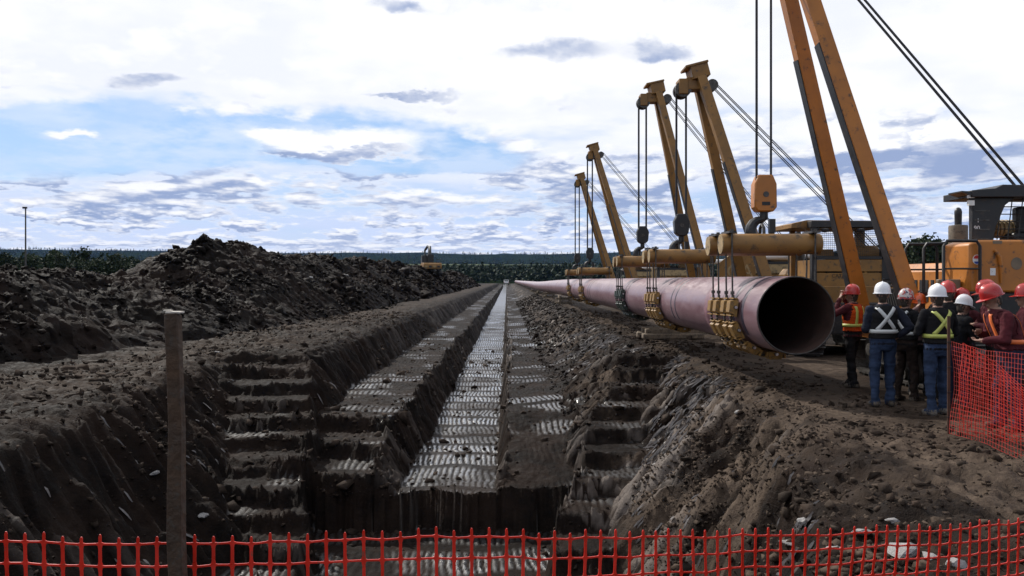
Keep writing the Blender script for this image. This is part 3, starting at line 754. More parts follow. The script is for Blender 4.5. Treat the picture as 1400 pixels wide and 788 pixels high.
def sideboom(Y, label, tip, hookz, paint='ochre', near=False, hookx=None, cabcol='cream', blockcol='black', legw=.235, tag_text=None, X=8.4):
    t = empty('pipelayer_tractor', (X, Y, 0), 0, label, 'pipelayer', 'pipelayer tractors working along the pipe')
    P = M[paint]
    # -- running gear and body
    track(t, -1.2); track(t, 1.2)
    MB().b2((-.95, -1.75, .55), (.95, 1.8, 1.05)).b2((-.70, -1.7, 1.04), (.70, 1.7, 1.30)).build('chassis', M['black'], t, .02)
    MB().b2((-.9, -.5, .75), (-1.78, .0, .95)).b2((-1.74, -1.2, .78), (-1.62, 1.2, 1.08)).b2((1.62, -1.2, .78), (1.74, 1.2, 1.1)).b2((.9, -.5, .75), (1.65, 0, .95)).build('side_frame', P, t, .015)
    for s in (-1, 1): MB().b2((s * .92, -1.85, 1.10), (s * 1.55, .9, 1.14)).build('fender', M['black'], t)
    # -- hood
    hood = MB().prism([(-.62, 1.22), (.62, 1.22), (.62, 2.0), (.5, 2.16), (-.5, 2.16), (-.62, 2.0)], 'y', .25, 2.05).build('hood', P, t, .02)
    MB().b2((-.58, 2.051, 1.25), (.58, 2.10, 2.05)).build('radiator_grille', M['black'], hood)
    for k in range(7): MB().b2((-.632, .45 + k * .2, 1.45), (-.6205, .55 + k * .2, 1.85)).build('louvre', M['black'], hood)
    sx, sy = (.21, 1.35) if near else (-.3, 1.35)
    MB().lathe([(.05, 2.15), (.16, 2.16), (.168, 2.2), (.168, 2.86), (.16, 2.89), (.07, 2.90)], (sx, sy, 0), 20).build('muffler', M['steel'] if not near else mat('grey-brown muffler', (.13, .105, .075), .6, dirt=.3), t)
    MB().lathe([(.062, 2.90), (.066, 3.1), (.068, 3.15), (.055, 3.20), (.025, 3.23), (.005, 3.235)], (sx, sy, 0), 16).build('exhaust_stack', M['black'], t)
    # -- cab
    if near:
        tank = MB().prism([(-1.38, 1.66), (1.30, 1.66), (1.30, 2.36), (1.22, 2.46), (-1.22, 2.46), (-1.38, 2.40)], 'y', -1.78, -1.05).build('rear_tank', P, t, .035)
        yb = -1.78
        d = MB().prism([(-1.32 + .055 + .062 * math.cos(a), 2.16 + .075 * math.sin(a)) for a in np.linspace(0, 6.28, 25)[:-1]], 'y', yb - .004, yb + .01).build('round_decal', M['white'], tank)
        MB().prism([(-1.265 + .05 * math.cos(a), 2.165 + .06 * math.sin(a)) for a in np.linspace(.15, 3.0, 12)] , 'y', yb - .007, yb - .003).build('decal_half', M['red'], d)
        MB().prism([(-1.265 + .05 * math.cos(a), 2.155 + .06 * math.sin(a)) for a in np.linspace(3.6, 5.9, 12)], 'y', yb - .007, yb - .003).build('decal_half', M['bluep'], d)
        MB().b2((-1.06, yb - .004, 1.92), (-.98, yb + .01, 2.03)).build('paper_decal', M['white'], tank)
        MB().b2((-1.02, yb - .004, 2.40), (-.88, yb + .01, 2.445)).build('paper_decal', M['decalgrey'], tank)
        MB().prism([(-.66 + .085 * math.cos(a), 2.10 + .095 * math.sin(a)) for a in np.linspace(0, 6.28, 25)[:-1]], 'y', yb - .004, yb + .01).build('faded_emblem', M['decalgrey'], tank)
        MB().b2((-.48, yb - .003, 2.06), (-.1, yb + .01, 2.16)).build('faded_emblem', M['decalgrey'], tank)
        MB().path([(-1.0, yb - .02, 2.30), (-.93, yb - .03, 2.2), (-.90, yb - .02, 2.0), (-.90, yb - .02, 1.8)], [.02, .03, .03, .02], 8).build('pressing', P, tank)
        cabo = MB().prism([(-.93, 2.42), (-.60, 2.42), (-.55, 2.7), (-.40, 3.05), (-.25, 3.17), (-.93, 3.17)], 'y', -1.09, -.98).build('cab_frame', M['black'], t, .012)
        MB().b2((.9, -1.09, 2.4), (1.08, -.91, 3.168)).build('post', M['black'], cabo, .01)
        for k in range(4): MB().b2((-.90, -1.10, 2.50 + k * .15), (-.66, -1.088, 2.52 + k * .15)).build('step_rung', M['steel'], cabo)
        MB().prism([(-1.0, 3.17), (1.2, 3.17), (1.25, 3.22), (1.2, 3.34), (-.5, 3.37), (-.62, 3.31), (-1.0, 3.28)], 'y', -1.2, -.35).build('canopy_roof', M['black'], t, .01)
        MB().prism([(-1.16, 3.25), (-1.0, 3.20), (-1.0, 3.26), (-1.16, 3.27)], 'y', -1.19, -.8).build('visor', M['black'], cabo)
        for zz in (3.08, 3.2): MB().box((-.98, -1.13, zz), (.09, .06, .08)).build('work_lamp', M['lamp'], cabo)
        g = MB()
        for k in range(9): g.tube((-.5 + k * .17, -1.03, 2.5), (-.42 + k * .17, -1.03, 3.18), .009, n=5)
        for k in range(6): g.tube((-.55, -1.03, 2.55 + k * .12), (.93, -1.03, 2.55 + k * .12), .009, n=5)
        g.build('window_guard', M['black'], t)
        text('1', .09, (-.84, -1.093, 2.80), (R(90), 0, 0), M['white'], cabo); text('90', .10, (-.86, -1.093, 2.68), (R(90), 0, 0), M['white'], cabo)
        # winch drum with lapped rope, seen through the guard
        dr = MB().tube((-.55, -.55, 2.68), (.35, -.55, 2.68), .11, n=18).build('winch_drum', M['steel'], t)
        for k in range(8): MB().path([(-.48 + k * .07, -.55 + .13 * math.cos(a), 2.70 + .13 * math.sin(a)) for a in np.linspace(0, 6.28, 17)[:-1]], .03, 8, closed=True).build('rope_wrap', M['cream'], dr)
        MB().b2((-.15, -.95, 2.46), (.5, -.5, 2.62)).b2((.0, -.75, 2.62), (.5, -.6, 3.05)).build('seat', M['black'], t, .03)
        # handrails over the left track
        for (yy, z0, x0, x1) in ((-1.84, 1.66, -1.80, -1.25), (-.72, 1.6, -1.82, -1.30), (-.95, 1.6, -1.64, -1.28)):
            r_ = MB(); r_.path([(x0, yy, z0 - .5), (x0, yy, 2.36), (x0 + .05, yy, 2.44), (x1 - .05, yy, 2.44), (x1, yy, 2.36), (x1, yy, z0)], .024, 8)
            r_.tube((x0, yy, 2.02), (x1, yy, 2.02), .016, n=6).tube((x0, yy, 1.66), (x1, yy, 1.66), .016, n=6); r_.build('handrail', M['black'], t)
        MB().b2((-1.58, -1.60, 1.70), (-1.40, -1.2, 1.86)).build('tool_box', M['decalgrey'], t, .015)
        MB().b2((-1.72, -1.82, 1.60), (-.9, -.2, 1.66)).build('platform', M['black'], t)
        MB().b2((-1.30, -1.74, 1.14), (1.25, -1.1, 1.655)).build('rear_frame', M['black'], t, .02)
        hs = MB()
        for k in range(5):
            a = k * .4; hs.path([(-1.75 + .0, -.4 + k * .1, 1.3), (-1.8, -.3 + k * .1, 1.62 + .06 * k), (-1.5, -.1 + k * .06, 1.7 + .04 * k), (-1.1, .1, 1.5)], .028, 6)
        hs.build('hydraulic_hose', M['rubber'], t)
    else:
        C = M[cabcol]
        cab = MB()
        cab.b2((-.88, -1.25, 1.18), (.98, -1.19, 2.02))          # rear panel
        cabo = cab.build('cab', P, t, .01)
        MB().b2((-.84, -1.262, 2.06), (.95, -1.205, 2.35)).build('rear_panel', C, cabo, .008)
        MB().b2((-.88, -1.27, 2.36), (.98, -1.19, 2.43)).build('sill_rail', M['black'], cabo)
        for x in (-.86, .90):
            for yq in (-1.2, .25):
                MB().b2((x - (.06 if x < 0 else .10), yq - .07, 1.2), (x + (.06 if x < 0 else .12), yq + .07, 3.2)).build('post', M['black'] if yq < 0 else C, cabo)
        MB().b2((-.80, -1.15, 1.2), (-.76, .2, 2.35)).b2((.80, -1.15, 1.2), (.84, .2, 2.35)).b2((-.8, .2, 1.2), (.84, .24, 2.3)).build('side_panel', C, cabo)
        MB().b2((-.94, -1.29, 3.14), (1.04, -1.0, 3.30)).build('roof_edge', M['black'], t, .01)
        MB().prism([(-1.32, 3.14), (1.05, 3.14), (1.05, 3.32), (-.94, 3.34), (-1.32, 3.25)], 'y', -.99, .62).build('roof', C, t, .01)
        g = MB()
        for k in range(33): g.tube((-.80 + k * .05, -1.22, 2.43), (-.80 + k * .05, -1.22, 3.13), .0045, n=4)
        for k in range(15): g.tube((-.80, -1.22, 2.44 + k * .05), (.82, -1.22, 2.44 + k * .05), .0045, n=4)
        g.build('window_guard', M['black'], t)
        for x in (-.62, .25): MB().lathe([(.02, -.05), (.09, -.03), (.10, .03), (.07, .05)], (x, -1.33, 3.06), 14, 1, .8).build('work_lamp', M['black'], cabo)
        for c0 in (((-.8, 3.13), (-.8, 3.0), (-.7, 3.13)), ((.82, 3.13), (.82, 2.85), (.62, 3.13))): MB().prism(c0, 'y', -1.24, -1.2).build('gusset', M['black'], cabo)
        MB().b2((-.3, -.55, 1.7), (.25, .0, 1.95)).b2((-.3, -.6, 1.95), (.25, -.48, 2.55)).build('seat', M['black'], t, .03)
        MB().tube((.25, -.7, 2.5), (.9, -.7, 2.5), .22, n=20).build('winch_drum', M['ochre'], t)
        MB().b2((-.62, -.8, 2.46), (-.2, -.4, 2.62)).build('control_box', P, t)
        MB().b2((-1.3, -1.3, 1.14), (1.35, -1.10, 1.7)).build('rear_frame', P, t, .02)
        if tag_text == 'rear':
            text('CATERPILLAR', .128, (-.04, -1.258, 1.95), (R(90), 0, 0), M['black'], cabo)
        mb = MB().tube((-1.0, 1.9, 2.50), (.25, 1.7, 2.52), .085, n=14).tube((-1.16, 1.92, 2.5), (-1.0, 1.9, 2.5), .03, .085, n=14); mb.build('air_tank', M['white'], t)
        MB().b2((-.15, 1.6, 2.1), (.1, 1.8, 2.45)).build('tank_bracket', M['black'], t)
    # -- counterweight and boom winch on the far side
    cw = MB()
    for k in range(4): cw.b2((1.80 + k * .13, -.9, .8), (1.92 + k * .13, .9, 2.0))
    cw.build('counterweight', P, t, .015)
    MB().b2((1.3, -.3, 1.2), (1.6, .4, 2.5)).build('line_post', P, t, .02)
    MB().tube((1.25, .05, 2.42), (1.7, .05, 2.42), .2, n=18).build('line_sheave', M['steel'], t)
    # -- boom
    tx, tz = tip[0] - X, tip[1]
    bs = 1.0 if near else 1.2
    base = [(-1.73, -bs, 1.0), (-1.73, bs, 1.0)]
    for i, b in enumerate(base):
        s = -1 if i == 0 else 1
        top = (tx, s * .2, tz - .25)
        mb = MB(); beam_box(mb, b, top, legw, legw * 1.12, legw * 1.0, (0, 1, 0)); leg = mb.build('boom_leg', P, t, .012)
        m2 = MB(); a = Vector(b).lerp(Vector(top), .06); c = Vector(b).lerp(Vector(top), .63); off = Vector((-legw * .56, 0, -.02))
        beam_box(m2, a + off, c + off, legw * .86, .02, .02, (0, 1, 0)); m2.build('shade_strip', M['black'], leg)  # black strip stands in for the shade on the leg's left face
        MB().tube((b[0], b[1] - .2, b[2]), (b[0], b[1] + .2, b[2]), .13, n=14).build('pivot_pin', M['steel'], leg)
    lean = Vector((tx + 1.73, 0, tz - 1)).normalized(); rot = lean.to_track_quat('Z', 'Y').to_matrix()
    ang = math.atan2(lean.x, lean.z); rm = Matrix.Rotation(ang, 3, 'Y')
    hd = MB(); c = Vector((tx, 0, tz - .12)); hd.box(c + rm @ Vector((-.03, 0, .02)), (.46, .60, .34), rm); hd.box(c + rm @ Vector((-.08, 0, .21)), (.60, .66, .06), rm)
    hdo = hd.build('boom_head', P, t, .012)
    if not near:
        mb = MB(); p = Vector(base[0]).lerp(Vector((tx, 0, tz)), .87); p2 = Vector((tx, 0, tz - .2)); p.y = 0
        beam_box(mb, p, p2, .46, legw * .8, legw * .95, (0, 1, 0)); mb.build('boom_web', P, t, .01)
    hx = (hookx if hookx is not None else PX) - X
    shz = tz - .55
    for s in (-1, 1): MB().tube((hx + .02, s * .13 - .05, shz), (hx + .02, s * .13 + .05, shz), .21, n=20).build('head_sheave', M['steel'], hdo)
    MB().b2((hx - .10, -.22, shz - .14), (hx + .14, .22, shz + .26)).build('sheave_box', P, hdo, .02)
    if not near and tx - hx > .3: MB().b2((hx + .10, -.19, shz - .02), (tx + .05, .19, shz + .30)).build('sheave_bracket', P, hdo, .02)
    bx = Vector((tx + .30, 0, tz - (.75 if near else .45)))
    MB().tube(bx + Vector((0, -.2, 0)), bx + Vector((0, .2, 0)), .15, n=18).build('boom_sheave', M['steel'], hdo)
    for s in (-1, 1):
        for q in range(3):
            MB().tube((hx + s * .125 + q * .03 - .03, (q - 1) * .07, shz), (hx + s * .125 + q * .03 - .03, (q - 1) * .07, hookz + .24), .0140, n=6).build('hoist_rope', M['cable'], t)
    for q in range(4):
        MB().tube(bx + Vector((.045 * q + .03 * (q // 2), -.15 + q * .1, -.06 + .055 * q + .03 * (q // 2))), (1.30 + .06 * q + .05 * (q // 2), -.1 + q * .1, 2.36 + .06 * q + .04 * (q // 2)), .0125, n=6).build('boom_rope', M['cable'], t)
    MB().tube((tx + .1, 0, tz - .4), (-1.5, .1, 1.5), .011, n=6).build('hoist_lead_rope', M['cable'], t)
    # -- hook block
    hw = .24 if near else .25
    poly = [(-.16, .34), (.16, .34), (.245, .18), (.25, -.22), (.17, -.30), (-.17, -.30), (-.25, -.22), (-.245, .18)] if near else [(-.14, .30), (.14, .30), (.25, .1), (.21, -.20), (.1, -.28), (-.1, -.28), (-.21, -.20), (-.25, .1)]
    hb = MB().prism([(hx + a * (.78 if near else .82), hookz + b) for a, b in poly], 'y', -.125, .125).build('hook_block', M['orange'] if near else M[blockcol], t, .025)
    MB().tube((hx, -.132, hookz), (hx, .132, hookz), .05, n=14).build('sheave_pin', M['steel'], hb)
    if near: MB().b2((hx - .07, -.131, hookz - .19), (hx + .07, -.12, hookz - .13)).build('name_plate', M['black'], hb)
    hk = MB(); pts = [(hx, 0, hookz - .28), (hx, 0, hookz - .40)]; rs = [.07, .075]
    for a in np.linspace(70, 330, 12):
        pts.append((hx - .04 + .19 * math.cos(R(a + 20)), 0, hookz - .62 + .19 * math.sin(R(a + 20)))); rs.append(.062 + .042 * math.sin(R((a - 70) * .69)))
    rs[-1] = .03; hk.path(pts, rs, 10); hk.build('hook', M['black'], hb)
    MB().b2((hx + .09, -.05, hookz - .66), (hx + .19, .05, hookz - .42)).build('safety_latch', M['black'], hb)
    return t
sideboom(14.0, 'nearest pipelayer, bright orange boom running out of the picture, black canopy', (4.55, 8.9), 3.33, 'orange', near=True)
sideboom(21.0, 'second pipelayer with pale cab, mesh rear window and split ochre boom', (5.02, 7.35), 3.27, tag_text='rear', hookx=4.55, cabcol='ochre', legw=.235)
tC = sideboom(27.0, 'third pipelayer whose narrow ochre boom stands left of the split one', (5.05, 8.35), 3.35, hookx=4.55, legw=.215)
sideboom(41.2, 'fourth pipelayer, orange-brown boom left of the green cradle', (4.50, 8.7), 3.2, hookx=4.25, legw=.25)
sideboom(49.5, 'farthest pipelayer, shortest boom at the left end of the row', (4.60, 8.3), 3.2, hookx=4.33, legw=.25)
# maker's letters on the side gusset of the third tractor's boom foot
gs = MB().prism([(-1.75, .9), (-.55, .9), (-.55, 2.95), (-.95, 2.95), (-1.75, 2.35)], 'y', -1.62, -1.55).build('boom_gusset', M['ochre'], tC, .01)
text('CAT', .62, (-.86, -1.625, 2.1), (R(90), 0, 0), M['cream'], gs)

# ------------------------------------------------------------------ far excavator behind the heap
def excavator(loc, rz):
    e = empty('excavator', loc, rz, 'small far yellow excavator with raised dark arm behind the heap', 'excavator'); e.scale = (.88, .88, .88)
    for s in (-1, 1):
        mb = MB().prism([(-2, .15), (-1.75, 0), (1.75, 0), (2, .15), (2.1, .5), (1.8, .9), (-1.8, .9), (-2.1, .5)], 'x', s * 1.35 - .3, s * 1.35 + .3); mb.build('track', M['black'], e, .03)
    MB().tube((0, 0, .8), (0, 0, 1.15), .7, n=20).build('turntable', M['black'], e)
    MB().prism([(-2.4, 1.15), (1.4, 1.15), (1.4, 1.9), (.6, 2.15), (-2.1, 2.15), (-2.4, 1.9)], 'x', -1.5, 1.5).build('house', M['ochre'], e, .04)
    MB().b2((-1.5, -2.46, 1.3), (1.5, -2.2, 1.75)).build('counterweight', M['ochre'], e, .05)
    for k in range(4): MB().b2((-1.3 + k * .68, -2.48, 1.38), (-.85 + k * .68, -2.455, 1.68)).build('grille', M['black' if k % 2 else 'cream'], e)
    for s in (-1, 1): MB().path([(s * 1.4, -2.3, 2.1), (s * 1.4, -2.3, 2.7), (s * .7, -2.3, 2.7), (s * .7, -2.3, 2.1)], .05, 6).build('handrail', M['black'], e)
    cab = MB().prism([(.1, 2.15), (1.55, 2.15), (1.5, 2.7), (1.1, 3.4), (.1, 3.4)], 'x', -1.4, -.5).build('cab', M['black'], e, .03)
    MB().b2((-.5, -.3, 2.15), (.5, 1.2, 3.6)).build('boom_foot', M['black'], e, .03)
    MB().path([(.1, .8, 1.8), (.1, 1.6, 3.9), (.25, 2.6, 4.9), (.1, 3.8, 5.0)], [.32, .3, .26, .2], 8).build('boom', M['black'], e)
    MB().path([(.1, 3.7, 5.1), (-.3, 4.4, 4.4), (-.4, 4.1, 3.6)], [.22, .18, .12], 8).build('stick', M['black'], e)
    MB().prism([(3.6, 3.7), (4.4, 3.7), (4.6, 3.1), (4.0, 2.7), (3.5, 3.0)], 'x', -.5, .7).build('bucket', M['black'], e, .03)
    MB().tube((-1.2, -1.6, 2.1), (-1.2, -1.6, 3.1), .08, n=10).build('exhaust_stack', M['black'], e)
    MB().path([(1.45, -2, 2.15), (1.45, -2, 2.75), (1.45, .8, 2.75), (1.45, .8, 2.15)], .03, 6).build('handrail', M['black'], e)
excavator((-11.2, 118, 2.45), R(14))

# ------------------------------------------------------------------ pickups
def pickup(loc, rz, label):
    e = empty('pickup_truck', loc, rz, label, 'pickup', 'white pickups beyond the machines')
    b = MB().prism([(-2.7, .45), (2.6, .45), (2.75, .7), (2.7, 1.05), (1.4, 1.15), (.8, 1.85), (-.8, 1.88), (-.95, 1.2), (-2.7, 1.2)], 'x', -.92, .92).build('body', M['white'], e, .05)
    MB().prism([(1.28, 1.18), (.78, 1.78), (-.66, 1.8), (-.8, 1.2)], 'x', -.932, .932).build('window', M['glass'], b)
    MB().prism([(-.83, 1.27), (.83, 1.27), (.75, 1.76), (-.75, 1.76)], 'y', -.93, -.90).build('rear_window', M['glass'], b)
    for x in (-.82, .82):
        for y in (-1.75, 1.7):
            w = MB().tube((x - .13, y, .38), (x + .13, y, .38), .38, n=22).build('wheel', M['rubber'], e); MB().tube((x - .14, y, .38), (x + .14, y, .38), .2, n=14).build('rim', M['bright_steel'], w)
        MB().b2((x - .08, -2.72, .8), (x + .08, -2.69, 1.1)).build('tail_light', M['red'], b)
        MB().b2((x - .12, 2.70, .78), (x + .12, 2.735, .95)).build('headlight', M['lamp'], b)
    MB().b2((-.9, -2.8, .5), (.9, -2.69, .68)).build('bumper', M['steel'], b)
pickup((10.6, 61, 0), R(8), 'white pickup parked behind the third pipelayer, seen between boom legs')
pickup((-.2, 300, 0), R(0), 'tiny far white pickup where the trench meets the woods')

# ------------------------------------------------------------------ thin mast at the left
x, d = (35 - 693) / 1100 * 62, 62
mt = empty('antenna_mast', (x, d, 0), 0, 'thin dark mast standing beyond the low heap at far left', 'mast')
MB().tube((0, 0, 0), (0, 0, 7.45), .075, .05, n=8).build('pole', M['steel'], mt)
MB().box((-.06, 0, 7.42), (.30, .16, .14)).build('head', M['black'], mt)
MB().lathe([(.3, 0), (.3, .1), (.1, .14)], (0, 0, 0), 12).build('base', M['steel'], mt)

# ------------------------------------------------------------------ woods
def leafmat(name, a, b):
    m = bpy.data.materials.new(name); m.use_nodes = True
    t = NT(m.node_tree); p = t.n['Principled BSDF']; vec = t.node('ShaderNodeNewGeometry').outputs['Position']
    oi = t.node('ShaderNodeObjectInfo').outputs['Random']
    c = t.mix(t.ss(t.noise(vec, .6, 4), .35, .65), a, b); c = t.mix(t.m('MULTIPLY', oi, .4), c, (.03, .035, .02))
    t.l.new(c, p.inputs['Base Color']); p.inputs['Roughness'].default_value = .75; p.inputs['Specular IOR Level'].default_value = .2
    return m
M['leaf'] = leafmat('aspen leaves', (.016, .029, .012), (.034, .05, .02)); M['needle'] = leafmat('spruce needles', (.013, .027, .018), (.026, .045, .027))
M['bark'] = mat('bark', (.06, .05, .042), .9)
def crown_mesh(seed, spruce):
    r = np.random.default_rng(seed); V = []; F = []
    n = 620 if spruce else 760
    if spruce:
        h = r.uniform(.12, 1, n) ** .9; rad = (1 - h) * .19 + .012; a = r.uniform(0, 6.28, n); q = np.sqrt(r.uniform(.15, 1, n)) * (1 + .25 * np.sin(h * 60))
        P = np.stack([np.cos(a) * rad * q, np.sin(a) * rad * q, h], -1); s = .030 * r.uniform(.6, 1.5, n) * (1.2 - h * .7)
    else:
        nb = 13; bc = np.stack([r.normal(0, .13, nb), r.normal(0, .13, nb), r.uniform(.42, .93, nb)], -1); br = r.uniform(.07, .15, nb) * (1.25 - .6 * np.abs(bc[:, 2] - .6))
        k = r.integers(0, nb, n); d = r.normal(0, 1, (n, 3)); d /= np.linalg.norm(d, axis=1)[:, None]
        P = bc[k] + d * (br[k] * r.uniform(.55, 1.1, n))[:, None]; s = .026 * r.uniform(.6, 1.6, n)
    for i in range(n):
        a = Vector(r.normal(0, 1, 3)).normalized(); b = a.orthogonal().normalized(); c = a.cross(b); p = Vector(P[i]); o = len(V)
        V += [p + b * s[i] * 1.2, p + c * s[i], p - b * s[i] * 1.1 + a * s[i] * .4, p - c * s[i] * .9]; F.append((o, o + 1, o + 2, o + 3))
    me = bpy.data.meshes.new('crown'); me.from_pydata(V, [], F); me.materials.append(M['needle' if spruce else 'leaf']); return me
def trunk_mesh(seed, spruce):
    r = random.Random(seed); mb = MB(); mb.path([(0, 0, -.02), (.006, 0, .3), (-.004, .004, .7), (0, 0, .96 if spruce else .82)], [.016, .012, .007, .002], 7)
    if not spruce:
        for k in range(7):
            z = .36 + k * .06; a = r.uniform(0, 6.28); mb.path([(0, 0, z), (.08 * math.cos(a), .08 * math.sin(a), z + .08), (.14 * math.cos(a), .14 * math.sin(a), z + .17)], [.007, .004, .002], 5)
    return mb.mesh('trunk', M['bark'])
CR = [(crown_mesh(i, i % 3 == 2), trunk_mesh(i, i % 3 == 2)) for i in range(9)]
rt = random.Random(5)
def tree(x, y, z, h, k, label, group):
    t = empty('tree', (x, y, z), rt.uniform(0, 6.28), label, 'tree', group); wf = rt.uniform(.85, 1.25)
    inst('crown', CR[k][0], t, (0, 0, 0), (0, 0, 0), (h * wf, h * wf, h)); inst('trunk', CR[k][1], t, (0, 0, 0), (0, 0, 0), (h, h, h))
for i in range(70):
    px = -40 + i * 4.6 + rt.uniform(-3, 3); d = rt.uniform(195, 235) + max(0, px - 190) * 1.1
    tall = 7.7 if i not in (11, 24, 25, 34) else 10.2
    h = tall * rt.uniform(.78, 1.13)
    tree((px - 693) / 1100 * d, d, -.3, h, rt.choice([0, 1, 3, 4, 6, 7, 2, 5]), 'dark green tree in the wood edge behind the left heap' if tall < 10 else 'bushy tree standing taller than the wood edge behind the left heap', 'trees behind the left heap')
for i in range(16):
    px = 1222 + i * 6.4 + rt.uniform(-3, 3); d = rt.uniform(165, 190)
    tree((px - 693) / 1100 * d, d, -.3, rt.uniform(9.2, 11.6), rt.choice([0, 1, 3, 4, 6, 7, 8]), 'dark tree far behind the nearest pipelayer, under the cloud bank', 'trees behind the pipelayers')
def wood(name, spots, label, seed):
    r = np.random.default_rng(seed); V = []; F = []; n0 = 0; allv = []; allf = []
    lib = []
    for s in range(4):
        q = np.random.default_rng(s + 50); sp = s % 2
        n = 26; h = q.uniform(.15, 1, n); rad = ((1 - h) * .22 + .02) if sp else .24 * np.sqrt(np.clip(1 - ((h - .55) / .5) ** 2, .03, 1)); a = q.uniform(0, 6.28, n); u = np.sqrt(q.uniform(.2, 1, n))
        P = np.stack([np.cos(a) * rad * u, np.sin(a) * rad * u, h], -1); sz = .11 * q.uniform(.6, 1.3, n) * (1.25 - h * .7)
        d = q.normal(0, 1, (n, 3)); d /= np.linalg.norm(d, axis=1)[:, None]; e = np.cross(d, [0.3, .2, .9]); e /= np.linalg.norm(e, axis=1)[:, None]; f = np.cross(d, e)
        lib.append(np.stack([P + e * sz[:, None], P + f * sz[:, None], P - e * sz[:, None], P - f * sz[:, None]], 1).reshape(-1, 3))
    for i, (x, y, z, h) in enumerate(spots):
        L = lib[i % 4]; a = r.uniform(0, 6.28); c, s_ = math.cos(a), math.sin(a)
        v = np.stack([L[:, 0] * c - L[:, 1] * s_, L[:, 0] * s_ + L[:, 1] * c, L[:, 2]], -1) * h + [x, y, z]
        allv.append(v); 
    v = np.concatenate(allv).astype(np.float32); f = np.arange(len(v))
    me = bpy.data.meshes.new(name); me.vertices.add(len(v)); me.vertices.foreach_set('co', v.ravel())
    me.loops.add(len(f)); me.loops.foreach_set('vertex_index', f.astype(np.int32)); me.polygons.add(len(f) // 4); me.polygons.foreach_set('loop_start', np.arange(0, len(f), 4, dtype=np.int32))
    me.update(); me.validate(); me.materials.append(M['needle']); o = bpy.data.objects.new(name, me); COL.objects.link(o)
    tag(o, label, 'forest', kind='stuff')
sp = []
for i in range(6500):
    d = 470 + 520 * rng.random() ** 1.3; u = rng.uniform(-.75, .75); x = u * d
    sp.append((x, d, float(far_z(np.array([x]), np.array([d]))[0]) - .3, rng.uniform(7, 13)))
wood('far_forest', sp, 'dark green far forest filling the valley beyond the trench', 3)
sp = []
for i in range(1500):
    px = rng.uniform(-200, 300); d = rng.uniform(235, 400) + max(0, px - 150) * 1.0
    sp.append(((px - 693) / 1100 * d, d, -.3, rng.uniform(7.0, 9.5)))
wood('left_wood', sp, 'dark wood behind the edge trees beyond the left heap', 4)
sp = []
for i in range(3800):
    d = 2600 + 2600 * rng.random(); u = rng.uniform(-.75, .75); x = u * d
    sp.append((x, d, float(far_z(np.array([x]), np.array([d]))[0]) - 1, rng.uniform(12, 20)))
wood('hill_forest', sp, 'blue hazy forest on the farthest hills at the horizon', 5)

# ------------------------------------------------------------------ haze
hz = MB().b2((-5800, -40, -6), (5800, 9400, 420)).build('haze', [])
hm = bpy.data.materials.new('thin summer haze'); hm.use_nodes = True; nt = hm.node_tree; nt.nodes.clear()
on = nt.nodes.new('ShaderNodeOutputMaterial'); pv = nt.nodes.new('ShaderNodeVolumePrincipled'); pv.inputs['Density'].default_value = 1.7e-5
pv.inputs['Color'].default_value = (.22, .42, 1, 1); pv.inputs['Anisotropy'].default_value = .0; nt.links.new(pv.outputs[0], on.inputs['Volume'])
hz.data.materials.append(hm); hz['kind'] = 'stuff'; tag(hz, 'thin blue haze over the distant valley and hills', 'haze')

